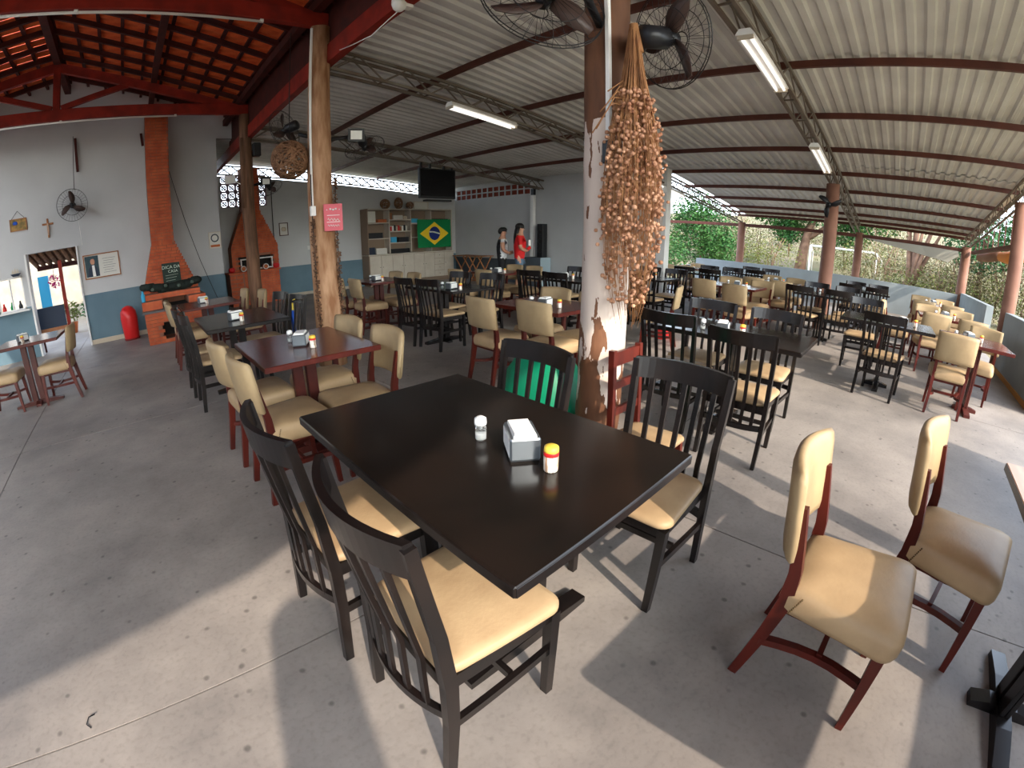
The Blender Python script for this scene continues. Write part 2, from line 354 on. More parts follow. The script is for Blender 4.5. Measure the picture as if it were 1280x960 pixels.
def wall_left():
    mb = MB(); y0, y1 = 10.54, 10.72; D = 0.98
    def seg(x0, x1, z0, z1=None):
        if z0 < D: mb.box(x0, x1, y0, y1, z0, D if z1 is None or z1 > D else z1, 1)
        zz = max(z0, D)
        if z1 is None:
            xs = sorted({x0, x1} | ({-1.3} if x0 < -1.3 < x1 else set()))
            lo = [(x0,y0,zz)] + [(x1,y0,zz)] + [(x,y0,z_tile(x)+.10) for x in reversed(xs)]
            mb.poly(lo, y1-y0, (0,1,0), 0)
        elif z1 > D: mb.box(x0, x1, y0, y1, zz, z1, 0)
    seg(-7, -3.0, 0); seg(-3.0, -2.43, 0, 0.95); seg(-3.0, -2.43, 1.58); seg(-2.43, -2.3, 0); seg(-2.3, -1.28, 1.95); seg(-1.28, 1.7, 0)
    mb.box(1.7, 2.04, y0, y1, 3.86, 4.36, 0)
    struct(mb.build('wall_left', ['wall', 'dado']))
    struct(MB().bbox(-1.28, 1.7, 10.515, 10.545, 0, 0.09).build('baseboard_left', 'cream'))
wall_left()
def wall_jog():
    mb = MB(); mb.box(1.52, 1.7, 10.72, 13.0, 0, 0.98, 1); mb.box(1.52, 1.7, 10.72, 13.0, 0.98, 3.93, 0)
    struct(mb.build('wall_corner', ['wall', 'dado']))
wall_jog()
def wall_back():
    mb = MB(); y0, y1 = 13.0, 13.16; D = 0.85
    def top(x): return z_truss(x)-0.02
    mb.box(1.52, 9.9, y0, y1, 0, D, 1)
    mb.poly([(3.42,y0,D),(9.9,y0,D),(9.9,y0,top(9.9)),(3.42,y0,top(3.42))], y1-y0, (0,1,0))
    mb.box(1.52, 3.42, y0, y1, D, 2.58)
    mb.box(1.52, 2.16, y0, y1, 2.58, top(2.16))
    o = struct(mb.build('wall_back', ['wall', 'dado']))
    # pierced blocks in the high opening
    b = MB(); s_ = 0.21
    for (a0, a1, c0, c1) in ((-s_/2,s_/2,-s_/2,-s_/2+.022),(-s_/2,s_/2,s_/2-.022,s_/2),(-s_/2,-s_/2+.022,-s_/2,s_/2),(s_/2-.022,s_/2,-s_/2,s_/2)): b.box(a0,a1,-.05,.05,c0,c1)
    b.beam((-s_/2,0,-s_/2),(s_/2,0,s_/2),.022,.08,(0,1,0)); b.beam((-s_/2,0,s_/2),(s_/2,0,-s_/2),.022,.08,(0,1,0))
    b.ring((0,0,0),(0,1,0),.055,.016,10,4)
    me = b.mesh('pierced_block', 'cobogo')
    for i in range(6):
        for j in range(4): link('pierced_block', me, o, (2.265+i*.21, 13.08, 2.69+j*.21))
    struct(MB().bbox(1.7, 6.1, 12.97, 13.0, 0, 0.08).build('baseboard_back', 'cream'))
    return o
wall_back()
def wall_right():
    mb = MB(); x0, x1 = 9.9, 10.05
    mb.box(x0, x1, 9.2, 13.16, 0, .72, 1); mb.box(x0, x1, 9.2, 13.16, .72, 2.68)
    mb.box(x0, x1, 5.2, 9.2, 0, 3.15); mb.box(x0, x1, 9.2, 9.36, 2.68, 3.15); mb.box(x0, x1, 12.9, 13.16, 2.68, 3.15); mb.box(x0, x1, 9.36, 12.9, 3.03, 3.15)
    mb.box(x0+.12, x1, 9.36, 12.9, 2.68, 3.03)
    o = struct(mb.build('wall_right', ['wall', 'dado_dark']))
    b = MB(); wy, hz = .225, .135
    b.box(0, .10, -wy/2, wy/2, -hz/2, hz/2)
    b.beam((-.006,-wy/2+.03,-hz/2+.02),(-.006,wy/2-.03,hz/2-.02),.012,.012,(1,0,0)); b.beam((-.006,-wy/2+.03,hz/2-.02),(-.006,wy/2-.03,-hz/2+.02),.012,.012,(1,0,0))
    me = b.mesh('vent_block', 'block')
    for i in range(13):
        for j in range(2): link('vent_block', me, o, (9.93, 9.36+.136+i*.2723, 2.765+j*.172))
    # mortar grid between the blocks, flush with the wall
    g = MB()
    for j in range(3): g.box(9.885, 9.92, 9.36, 12.9, 2.678+j*.172-.016, 2.678+j*.172+.016)
    for i in range(14): g.box(9.886, 9.92, 9.36+i*.2723-.018, 9.36+i*.2723+.018, 2.68, 3.03)
    g.build('mortar_grid', 'wall', o)
    struct(MB().bbox(9.84, 10.08, 4.98, 5.2, 0, 3.12).build('trim_1', 'white'))
wall_right()
struct(MB().poly([(-7,-2.3,2.1),(-2.32,-2.3,2.66),(-1.15,-2.3,2.80),(.93,-2.3,3.45),(1.9,-2.3,3.75),(1.9,-2.3,4.2),(-1.3,-2.3,5.0),(-7,-2.3,3.7)], .1, (0,-1,0)).build('wall_front_added', 'wall'))  # unseen gable, added and shaped to cut off sunlight across the floor
struct(MB().box(-7.1, -7, -2.3, 10.72, 0, 3.8).build('wall_side', 'wall'))
# low garden walls
struct(MB().bbox(15.6, 15.76, -2.24, 6.6, -.05, .89).build('wall_garden', 'lowwall'))
struct(MB().bbox(11.2, 15.6, -2.24, -2.08, -.05, .95).build('wall_garden_corner', 'lowwall'))
struct(MB().bbox(6.5, 9.5, -2.24, -2.08, -.05, .98).build('wall_garden_middle', 'lowwall'))
struct(MB().bbox(-2.5, 4.2, -2.24, -2.08, -.05, .97).build('wall_garden_unseen', 'lowwall'))  # out of view, added to cast the broad shadow along the floor
struct(MB().bbox(6.5, 9.5, -2.08, -2.055, 0, .07).build('baseboard_garden', mat('ochre_base', (0.42,0.20,0.06), .8)))

# ------------------------------------------------------------------ corrugated metal roof
ceil = bpy.data.objects.new('ceiling', None); C.objects.link(ceil); struct(ceil)
def sheet(y0, x0, x1, dz):
    mb = MB(); per = 0.186; prof = []
    for k in range(5):
        a = y0+k*per
        prof += [(a, 0), (a+per*.36, 0), (a+per*.50, .035), (a+per*.86, .035)]
    prof.append((y0+5*per, 0)); prof.append((y0+5*per+.04, 0))
    rings = []
    for x in (x0, (x0+x1)/2, x1):
        z = z_purlin(x)+.10+dz
        rings.append([(x, y, z+h) for y, h in prof] + [(x, y, z+h+.004) for y, h in reversed(prof)])
    mb.loft(rings); return mb
ys = -2.36; k = 0
while ys < 13.1:
    dz = .003*(k % 2)
    xe = 16.6 if ys < 5.0 else 10.1
    sheet(ys, 1.45 if ys > 10.2 else 2.09, 10.0 if xe > 11 else xe, dz+.022).build('roof_sheet', 'sheet', ceil)
    if xe > 11: sheet(ys, 9.75, xe, dz).build('roof_sheet', 'sheet', ceil)
    ys += .93; k += 1
PX = [2.15, 3.71, 5.32, 6.92, 8.50, 10.1, 11.7, 13.2, 14.6, 15.6, 16.35]
for x in PX:
    ye = 13.05 if x < 9.8 else 5.4
    mb = MB(); z = z_purlin(x)
    mb.box(x-.024, x+.024, -2.32, ye, z+.018, z+.097)
    mb.build('purlin', 'purlin', ceil)

# steel lattice trusses
BR = {}
def truss(y, x0, x1, label, cross=False):
    t = thing('roof_truss', label, 'truss', group='steel lattice roof trusses')
    for dy in ((0,) if cross else (-.08, .08)):
        for top in (0, 1):
            f = (lambda x: z_truss(x)+.015) if not top else (lambda x: z_purlin(x)-.02)
            MB().beam((x0, y+dy, f(x0)), (x1, y+dy, f(x1)), .035, .035).build('chord', 'truss', t)
    n = int((x1-x0)/.34); st = (x1-x0)/n; dh = .235
    def brace(key, p, q, at):
        key = (key, cross)
        if key not in BR: BR[key] = MB().beam(p, q, .03 if cross else .016, .03 if cross else .016).mesh('brace', 'truss')
        link('brace', BR[key], t, at)
    for i in range(n):
        x = x0+i*st; z = z_truss(x)+.02; up = i % 2 == 0
        for dy in ((0,) if cross else (-.08, .08)):
            if up or cross: brace(('u', round(st,4)), (0,0,0), (st,0,dh-.088*st), (x, y+dy, z))
            if (not up) or cross: brace(('d', round(st,4)), (0,0,dh), (st,0,-.088*st), (x, y+dy, z))
        if i % 2 == 0 and not cross: brace('r', (0,-.08,0), (0,.08,0), (x, y, z))
    return t
truss(1.25, 2.1, 15.9, 'brown steel lattice truss passing above the round post with the small fan')
truss(5.15, 2.1, 15.9, 'brown steel lattice truss running from the pink-signed log post to the garden')
truss(8.9, 2.1, 9.85, 'brown steel lattice truss that carries the hanging television')
truss(12.95, 1.75, 9.85, 'brown steel lattice truss on top of the wall above the shelving unit', True)
truss(-2.1, 2.1, 15.9, 'brown steel lattice truss along the open garden side of the roof')
tag(MB().box(2.02, 2.12, -2.3, 13.0, 3.5, 3.72).build('edge_beam', 'redwood'), 'long dark red roof beam where tiled and metal roofs meet', 'beam')

tag(MB().box(2.05, 2.08, -2.3, 10.9, 3.722, 4.30).build('light_block_board', 'darkwood'), 'dark board added to block light leaking between tiled and metal roofs', 'board')  # added board, keeps outside light from leaking in between the roofs

# ------------------------------------------------------------------ tiled roof
til = bpy.data.objects.new('ceiling_tiled', None); C.objects.link(til); struct(til)
def tile_mesh():
    mb = MB(); Lx, W = .41, .235; prof = []
    for k in range(9):
        u = k/8; prof.append((u*W, .028*(math.sin(u*2*PI*1.5+.4))))
    top = [(y, z+.012) for y, z in prof]
    rings = []
    for x, dz in ((0, .0), (Lx, .012)):
        rings.append([(x, y, z+dz) for y, z in prof] + [(x, y, z+dz) for y, z in reversed(top)])
    mb.loft(rings); return mb
tm = tile_mesh(); tme = tm.mesh('tile', 'tile')
rest = MB(); ang = math.atan(.252)
for side in (1, -1):
    for i in range(10):
        s0 = 0.02+i*.36
        for j in range(58):
            y = -2.6+j*.235
            xx = -1.3+side*(s0*math.cos(ang)); zz = 5.12-s0*math.sin(ang)+.075
            if side == 1 and 3.9 < y < 10.9:
                o = link('tile', tme, til, (xx, y, zz)); o.rotation_euler = (random.uniform(-.02,.02), ang, 0)
            else:
                m_ = Matrix.Translation((xx, y, zz)) @ (Matrix.Rotation(ang, 4, 'Y') if side == 1 else Matrix.Rotation(PI, 4, 'Z') @ Matrix.Rotation(ang, 4, 'Y'))
                rest.add([m_ @ Vector(v) for v in tm.v], tm.f)
stuff(rest.build('tile_rows', 'tile', til))
for side in (1, -1):
    for i in range(11):      # battens
        s0 = 0.05+i*.36; x = -1.3+side*s0*math.cos(ang); z = 5.12-s0*math.sin(ang)
        MB().box(x-.025, x+.025, -2.5, 10.95, z+.0, z+.045).build('batten', 'darkwood', til)
    for j in range(26):      # common rafters
        y = -2.4+j*.52
        MB().beam((-1.3, y, 5.08), (-1.3+side*3.65*math.cos(ang), y, 5.08-3.65*math.sin(ang)), .05, .08).build('rafter', 'darkwood', til)
    for x in (-1.3+side*1.65, -1.3+side*3.2):
        MB().box(x-.05, x+.05, -2.5, 10.9, z_tile(x)-.19, z_tile(x)-.07).build('roof_purlin', 'darkwood', til)
MB().box(-1.36, -1.24, -2.5, 10.9, 4.9, 5.06).build('ridge_beam', 'darkwood', til)
for y, lab in ((9.0, 'dark red timber truss in front of the tall brick chimney'), (5.1, 'dark red timber truss resting on the log post with the pink sign'), (1.2, 'dark red timber truss resting on the log post hung with dried berries')):
    t = thing('timber_truss', lab, 'truss', group='red timber roof trusses')
    MB().bbox(-4.7, 2.05, y-.05, y+.05, 3.95, 4.14, .008).build('tie_beam', 'redwood', t)
    MB().bbox(-1.36, -1.24, y-.05, y+.05, 4.14, 4.95, .008).build('king_post', 'redwood', t)
    for s_ in (1, -1):
        MB().beam((-1.3, y, 4.86), (-1.3+s_*3.3, y, 4.02), .09, .15).build('principal_rafter', 'redwood', t)
        MB().beam((-1.3+s_*.08, y, 4.16), (-1.3+s_*1.2, y, 4.50), .07, .09).build('strut', 'redwood', t)
for y, x0, x1 in ((9.0, -3.2, 0.75), (5.1, -2.5, 1.3)):
    t = thing('tube_light', 'long white light tube fixed under the red tie beam %s' % ('near the barbecues' if y > 6 else 'ending beside the pink-signed post'), 'light')
    MB().cyl((x0, y-.02, 3.925), (x1, y-.02, 3.925), .016, n=8).build('tube', 'tube', t)
    for x in (x0+.02, (x0+x1)/2, x1-.02): MB().bbox(x-.02, x+.02, y-.04, y, 3.915, 3.95, .003).build('clip', 'tube', t)
for x, z0 in ((-1.12, 3.35), (0.18, 3.75)):
    tag(MB().beam((x, 10.48, z0), (x-.03, 10.48, 4.0), .05, .05).build('wall_bracket', 'darkwood'), 'short dark timber bracket on the white wall %s' % ('above the fan' if x < 0 else 'next to the brick chimney'), 'bracket')

# ------------------------------------------------------------------ posts
def log(name, label, x, y, prof, m, lean=(0, 0), bumps=.008, seed=1):
    rnd = random.Random(seed); n = 18; rings = []
    zt = prof[-1][1]
    for r, z in prof:
        cx = x + lean[0]*z/zt; cy = y + lean[1]*z/zt; ph = rnd.random()*6
        rings.append([(cx+(r+bumps*math.sin(3*t+ph)+rnd.uniform(-1,1)*bumps*.5)*math.cos(t), cy+(r+bumps*math.sin(2*t+ph)+rnd.uniform(-1,1)*bumps*.5)*math.sin(t), z) for t in [2*PI*k/n for k in range(n)]])
    return MB().loft(rings, smooth=True)
def taper(r0, r1, h, n=9, flare=0): return [(r0+(r1-r0)*(i/n)**.8 + flare*max(0, 1-i/n*4), h*i/n) for i in range(n+1)]
pA = thing('log_post', 'thick pale tree-trunk post carrying the pink sign', 'post', group='wooden roof posts')
log('a', '', 1.97, 5.1, taper(.175, .115, 3.95), 'log', seed=2).build('trunk', 'log', pA)
pL = thing('log_post', 'thin tree-trunk post standing in front of the second brick barbecue', 'post', group='wooden roof posts')
log('l', '', 2.02, 9.0, taper(.135, .11, 3.95), 'logdark', lean=(-.02, 0), seed=3).build('trunk', 'logdark', pL)
log('l2', '', 1.93, 8.95, [(.05, 2.2), (.055, 2.8), (.05, 3.5)], 'logdark', seed=5).build('stub', 'logdark', pL)
pB = thing('log_post', 'worn white-painted tree-trunk post hung with dried berry stems', 'post', group='wooden roof posts')
log('b', '', 1.97, 1.33, taper(.125, .115, 3.95, 24), 'peel', seed=4, bumps=.006).build('trunk', 'peel', pB)
tag(log('p', '', -.94, -2.52, taper(.165, .15, 2.6), 'log', seed=6).build('log_post', 'log'), 'stout log post added unseen to cast the shadow of a person', 'post')  # added out of view, stands in for a person casting the floor shadow
def rpost(x, y, r, lab):
    h = z_truss(x); mb = MB(); mb.lathe([(r*1.02, 0), (r, h*.3), (r*.96, h)], 20, (x, y, 0))
    return tag(mb.build('round_post', 'roundpost'), lab, 'post', 'round brown posts')
rpost(9.62, 1.27, .135, 'round brown post with the small black fan, amid the tables')
rpost(15.78, 5.05, .13, 'round brown post on the far garden wall beside the leafy bush')
rpost(15.78, 1.15, .13, 'round brown post on the garden wall beside the white goal')
rpost(15.72, -2.08, .15, 'round brown post at the corner of the garden walls')
rpost(9.42, -2.14, .13, 'round brown post at the end of the middle low wall')
rpost(2.02, -2.14, .085, 'slim brown post behind the near low wall, added for its floor shadow')  # unseen post, added to cast the narrow strip shadow on the floor
# eave beams and awnings
tag(MB().bbox(15.7, 15.84, -2.0, 8.3, 2.1, 2.2).build('eave_beam', 'purlin'), 'brown beam across the posts of the far garden wall', 'beam')
aw = MB(); top = [(15.66, 1.0-i*.285, 2.1) for i in range(11)]
bot = [(15.62+.02*math.sin(i*2), 1.0-i*.285, 2.1-.36*(i/9.0)**.9 if i < 10 else 1.95) for i in range(11)]
aw.loft([[(x-.01,y,z) for x,y,z in top], [(x-.01,y,z) for x,y,z in bot], [(x+.01,y,z) for x,y,z in bot], [(x+.01,y,z) for x,y,z in top]], closed=False)
tag(aw.build('awning', 'awning'), 'grey cloth awning sagging under the eave beam by the corner post', 'awning')
g = thing('side_rail', 'brown beam with upright bars beside the corner post', 'beam')
MB().bbox(9.5, 15.6, -2.3, -2.2, 2.08, 2.16).build('rail', 'purlin', g)
for i in range(9):
    x = 9.9+i*.65; MB().beam((x, -2.25, 2.16), (x, -2.25, z_truss(x)+.02), .025, .025).build('bar', 'purlin', g)
tag(MB().tube([(12.6, -2.45, 2.02), (14.0, -2.45, 2.0), (15.4, -2.45, 2.02)], [.11, .12, .11], 12).build('rolled_awning', 'awningbrown'), 'rolled brown awning under the side beam next to the corner post', 'awning')
tag(MB().tube([(10.2, -2.45, 2.0), (11.2, -2.45, 1.96), (12.3, -2.45, 2.0)], [.11, .14, .11], 12).build('rolled_awning', 'awningorange'), 'rolled orange awning under the side beam', 'awning')

# ------------------------------------------------------------------ chairs (front towards local +x)
def arc_rail(z0, z1, bow, th, half, x_end, n=9, tilt=0.0):
    """rail bowed backwards between the two rear posts"""
    rings = []
    for i in range(n):
        u = -1+2*i/(n-1); x = x_end-bow*(1-u*u); y = u*half
        rings.append([(x-th/2,y,z0),(x+th/2,y,z0),(x+th/2-tilt,y,z1),(x-th/2-tilt,y,z1)])
    return MB().loft(rings, smooth=False)
def cushion(xr, xf, wr, wf, z0, z1, crown=.012, n=5, round_=.04):
    mb = MB(); out = []
    def corner(cx, cy, r, a0, a1): return [(cx+r*math.cos(a0+(a1-a0)*k/n), cy+r*math.sin(a0+(a1-a0)*k/n)) for k in range(n+1)]
    def ringpts(d):
        a = xr+d; b = xf-d; p = wr/2-d; q = wf/2-d; r = round_
        return corner(a+r, -p+r, r, PI, 1.5*PI)+corner(b-r, -q+r, r, 1.5*PI, 2*PI)+corner(b-r, q-r, r, 0, PI/2)+corner(a+r, p-r, r, PI/2, PI)
    h = z1-z0
    for d, z in ((.006, z0), (0, z0+h*.2), (0, z0+h*.6), (.008, z0+h*.88), (.03, z1), (.10, z1+crown)):
        out.append([(x, y, z) for x, y in ringpts(d)])
    mb.loft(out, smooth=True); return mb
def make_black_chair():
    t = thing('dining_chair', 'x', 'chair')
    for s_ in (-1, 1):
        y = s_*.215
        MB().path_beam([(-.235,y,0),(-.205,y,.25),(-.195,y,.43),(-.205,y,.62),(-.25,s_*.224,.91)], [(.027,.034),(.029,.038),(.03,.04),(.028,.034),(.026,.028)]).build('rear_leg', 'black', t)
        MB().path_beam([(.19,s_*.195,0),(.185,s_*.20,.42)], [(.03,.03),(.036,.036)]).build('front_leg', 'black', t)
        MB().beam((-.205,y,.24),(.188,s_*.197,.24),.02,.03).build('side_stretcher', 'black', t)
    arc_rail(.828, .92, .062, .022, .226, -.238, n=17, tilt=.012).build('top_rail', 'black', t)
    arc_rail(.265, .30, .045, .022, .205, -.205, n=13).build('lower_rail', 'black', t)
    for i in range(5):
        u = -.66+.33*i; y = u*.215; b1 = .062*(1-u*u); b0 = .045*(1-u*u)
        MB().path_beam([(-.205-b0,y,.29),(-.20-b0*.9,y,.5),(-.238-b1,y*1.05,.835)], (.023,.013)).build('slat', 'black', t)
    MB().beam((-.2,0,.405),(.19,0,.405),.41,.05).build('seat_frame', 'black', t)
    cushion(-.195, .215, .41, .45, .43, .468, crown=.014, round_=.05).build('seat', 'vinyl', t)
    MB().beam((.03,-.19,.24),(.03,.19,.24),.02,.028).build('cross_stretcher', 'black', t)
    return t
def make_beige_chair():
    t = thing('upholstered_chair', 'x', 'chair')
    for s_ in (-1, 1):
        y = s_*.175
        MB().path_beam([(-.255,s_*.185,0),(-.21,y,.22),(-.18,y,.40),(-.185,y,.52),(-.225,y,.74)], [(.028,.034),(.032,.042),(.034,.05),(.032,.04),(.026,.026)]).build('rear_leg', 'redchair', t)
        MB().path_beam([(.185,s_*.195,0),(.165,s_*.18,.40)], [(.026,.026),(.038,.042)]).build('front_leg', 'redchair', t)
        pts = []
        for k in range(7):
            u = k/6; pts.append((-.215+.4*u, s_*(.18-.055*math.sin(PI*u)), .20-.015*math.sin(PI*u)))
        MB().path_beam(pts, (.028,.03), side=(0,0,1)).build('side_stretcher', 'redchair', t)
    MB().beam((-.17,0,.36),(.155,0,.36),.32,.05).build('seat_frame', 'redchair', t)
    st = cushion(-.21, .215, .39, .46, .365, .475, crown=.014, round_=.05).build('seat', 'vinyl2', t)
    # padded backrest, concave towards the sitter
    rings = []; n = 11; half = .215
    for i in range(n):
        u = -1+2*i/(n-1); x0 = -.215-.045*(1-u*u); y = u*half
        e = .6 if abs(u) > .99 else 1
        th = .05*e; zb, zt = .565, .872-.012*u*u
        prof = []
        for (k, z) in ((-.42, zb+.01), (-.5, zb+.04), (-.5, zt-.04), (-.36, zt-.012), (0, zt), (.36, zt-.012), (.5, zt-.04), (.5, zb+.04), (.42, zb+.01), (0, zb)):
            prof.append((x0+k*th - (z-.5)*.14 + .015, y, z))
        rings.append(prof)
    MB().loft(rings, smooth=True).build('backrest', 'vinyl3', t)
    tk = MB()
    for s_ in (-1, 1):
        for k in range(9): tk.ball((-.155+.003*k, s_*(.201+.0003*k), .378+.009*k), .004, 5, 3)
    stuff(tk.build('tack_row', 'tack', st))
    MB().beam((.0,-.13,.195),(.0,.13,.195),.02,.026).build('cross_stretcher', 'redchair', t)
    return t
BLK = make_black_chair(); BEI = make_beige_chair(); UB, UG = [], []
def chairs(kind, tname, spots, glab):
    ym = sum(q[1] for q in spots)/len(spots)
    for sp in spots:
        x, y, rz = sp[:3]; rz = rz+random.uniform(-3, 3)
        far = abs(sp[2]-180) < 60
        lab = ('black slatted chair' if kind == 'b' else 'beige padded chair') + (', garden side' if far else ', inner side')
        if max(abs(q[1]-ym) for q in spots) > .15: lab += ', barbecue end' if y > ym else ', low-wall end'
        lab += ' of ' + tname
        if len(sp) > 3: lab = sp[3]
        place(BLK if kind == 'b' else BEI, UB if kind == 'b' else UG, (x, y, 0), R(rz), lab, glab)

# ------------------------------------------------------------------ tables
def table(x, y, sx, sy, kind, lab, rz=0, ped=(0, 0), long_=False):
    tp, lg = {'b': ('blacktop', 'black'), 'r': ('redtop', 'redleg'), 'l': ('lightwood', 'black')}[kind]
    t = thing('dining_table', lab, 'table', (x, y, 0), rz, 'dining tables')
    tt = MB().bbox(-sx/2, sx/2, -sy/2, sy/2, .745, .78, .004).build('tabletop', tp if kind != 'r' else [tp], t)
    edge = 'redchair' if kind == 'r' else lg
    for s_ in (-1, 1):
        MB().bbox(s_*sx/2-(.002 if s_ > 0 else .002), s_*sx/2+.002, -sy/2+.003, sy/2-.003, .748, .776, .0008).build('edge_band', edge, tt)
        MB().bbox(-sx/2+.003, sx/2-.003, s_*sy/2-.002, s_*sy/2+.002, .748, .776, .0008).build('edge_band', edge, tt)
    px, py = ped; fys = [py-.012, py+.012] if not long_ else [py-.27, py+.27]
    for y_ in fys:
        MB().bbox(px-.085, px-.012, y_-.011, y_+.011, .05, .745, .003).build('pedestal_board', lg, t)
        MB().bbox(px+.012, px+.085, y_-.011, y_+.011, .05, .745, .003).build('pedestal_board', lg, t)
    MB().bbox(px-.02, px+.02, fys[0], fys[-1], .10, .14, .004).build('stretcher', lg, t) if long_ else None
    def foot(cx, cy, L, along_x):
        a, b = L/2, .035; rs = []
        for u, h in ((-a, .03), (-a*.45, .05), (a*.45, .05), (a, .03)):
            rs.append([(cx+u, cy-b, 0), (cx+u, cy+b, 0), (cx+u, cy+b, h), (cx+u, cy-b, h)] if along_x else [(cx-b, cy+u, 0), (cx+b, cy+u, 0), (cx+b, cy+u, h), (cx-b, cy+u, h)])
        MB().loft(rs).build('foot', lg, t)
    if long_:
        for y_ in fys: foot(px, y_, .62, True)
    else: foot(px, py, .62, True); foot(px, py, .28, False)
    return t
def make_napkin_box():
    t = thing('napkin_holder', 'x', 'napkin holder')
    MB().bbox(-.07, .07, -.047, .047, .004, .078, .006).build('case', 'darksteel', t)
    MB().bbox(-.06, .06, -.0485, .0485, .012, .072, .003).build('side_print', 'napkin', t)
    mb = MB(); mb.loft([[(-.062,-.036,.077),(.062,-.036,.077),(.062,.036,.077),(-.062,.036,.077)],[(-.06,-.034,.088),(.055,-.03,.09),(.06,.034,.087),(-.055,.03,.091)]]); mb.build('napkins', 'napkin', t)
    for sx in (-.055, .055): MB().bbox(sx-.01, sx+.01, -.045, .045, 0, .006, .001).build('foot', 'plasticblack', t)
    return t
def make_shaker():
    t = thing('salt_shaker', 'x', 'shaker')
    MB().lathe([(.017,0),(.019,.006),(.019,.055),(.016,.058)], 14).build('jar', 'glass', t)
    MB().lathe([(.0155,.004),(.0165,.010),(.0165,.022),(.014,.025)], 12).build('salt', 'salt', t)
    MB().lathe([(.020,.055),(.021,.062),(.020,.076),(.010,.083)], 14).build('lid', 'salt', t)
    return t
def make_pot():
    t = thing('toothpick_pot', 'x', 'pot')
    MB().lathe([(.020,0),(.022,.004),(.022,.052)], 16).build('pot', 'stripe', t)
    MB().lathe([(.0225,.050),(.0228,.053),(.0228,.060),(.0222,.062)], 16).build('collar', 'redplastic', t)
    MB().lathe([(.022,.062),(.0225,.066),(.021,.077),(.014,.081)], 16).build('lid', 'yellow', t)
    return t
NAP, SHK, POT = make_napkin_box(), make_shaker(), make_pot(); UN, US, UP = [], [], []
def setting(x, y, tname, rz=15, pot=True, shaker=True):
    place(NAP, UN, (x, y, .7805), R(rz), 'steel napkin holder with white napkins on ' + tname, 'napkin holders on the tables')
    if pot: place(POT, UP, (x+.03, y-.15, .7805), 0, 'small pot with red and yellow lid on ' + tname, 'pots on the tables')
    if shaker: place(SHK, US, (x-.03, y+.15, .7805), 0, 'small glass salt shaker on ' + tname, 'salt shakers on the tables')

TB = [  # key, x, y, sx, sy, kind, name, setting
 ('T1', .873, 1.08, .80, 1.21, 'b', 'the long black table beside the berry-hung post', None),
 ('T2', .93, 2.98, .75, .90, 'r', 'the red table by the pink-signed post', (.92, 2.95, 60)),
 ('T3', .85, 4.77, .78, 1.08, 'b', 'the black table nearest the brick barbecues', (.80, 4.62, 10)),
 ('T4', .80, 6.75, .78, .90, 'r', 'the red table nearest the brick barbecues', (.75, 6.80, 10)),
 ('T5', -1.54, 6.47, .80, .75, 'r', 'the red table by the open doorway', (-1.62, 6.45, 30)),
 ('T6', 3.50, 6.70, .72, .90, 'r', 'the red table before the shelving unit', (3.42, 6.62, 15)),
 ('T7', 3.60, 4.90, .70, 1.10, 'b', 'the black table past the pink-signed post', (3.42, 4.60, 15)),
 ('T8', 3.30, 2.90, .72, .90, 'r', 'the red table behind the berry-hung post', (3.17, 2.80, 15)),
 ('T9', 3.52, 1.10, .70, 1.20, 'b', 'the black table past the berry-hung post', (3.35, 1.15, 15)),
 ('T10', 6.03, -.03, .75, 1.08, 'b', 'the black table beside the side-wall red table', (5.95, -.20, 15)),
 ('T15', 5.90, -1.05, .80, .76, 'r', 'the red table beside the ochre-edged low wall', (5.80, -.95, 15)),
 ('T12', 5.65, 4.55, .75, 1.10, 'b', 'the black table nearest the two people', (5.60, 4.55, 15)),
 ('T11', 5.75, 6.20, .75, .90, 'r', 'the red table nearest the two people', (5.55, 6.05, 15)),
 ('T14', 7.15, 4.00, .75, 1.10, 'b', 'the black table nearest the white pillar', (7.1, 3.9, 15)),
 ('T18', 7.55, 2.45, .75, .90, 'r', 'the red table in mid-hall', (7.5, 2.4, 15)),
 ('T20', 8.35, 1.00, .75, 1.10, 'b', 'the black table before the fan-bearing post', (8.3, 1.0, 15)),
 ('T19', 9.65, 2.25, .75, .90, 'r', 'the red table near the fan-bearing post', (9.6, 2.25, 15)),
 ('T17', 9.70, 3.78, .75, 1.10, 'b', 'the black table midway to the garden wall', (9.6, 3.75, 15)),
 ('T24', 11.50, 3.30, .75, 1.10, 'b', 'the black table nearest the far garden wall', None),
 ('T23', 11.10, .55, .75, 1.10, 'b', 'the black table behind the fan-bearing post', (11.0, .5, 15)),
 ('T22', 8.20, -.95, .75, .90, 'r', 'the red table by the wall gap', (8.1, -.9, 15)),
 ('T25', 10.70, -.95, .75, .90, 'r', 'the red table in the garden wall corner', (10.6, -.9, 15)),
 ('T26', 11.20, 4.95, .75, .80, 'r', 'the red table just outside the white pillar', (11.1, 4.9, 15)),
]
TN = {}
PED = {'T3': (0, .17), 'T7': (0, .14), 'T8': (0, .09), 'T6': (0, .015), 'T4': (0, .11), 'T5': (-.06, 0), 'T20': (0, .06), 'T15': (0, -.06), 'T2': (0, .02)}
for k, x, y, sx, sy, kind, nm, st in TB:
    TN[k] = nm
    table(x, y, sx, sy, kind, nm.replace('the long black table', 'long glossy black dining table').replace('the black table', 'glossy black dining table').replace('the red table', 'red-brown lacquered dining table'), ped=PED.get(k, (0, 0)), long_=k == 'T1')
    if st: setting(st[0], st[1], nm, st[2])
place(SHK, US, (.875, 1.045, .7805), 0, 'white-lidded salt shaker on the long black table', 'salt shakers on the tables')
place(NAP, UN, (.905, .885, .7805), R(55), 'steel napkin holder on the long black table', 'napkin holders on the tables')
place(POT, UP, (.885, .745, .7805), 0, 'toothpick pot with yellow lid on the long black table', 'pots on the tables')
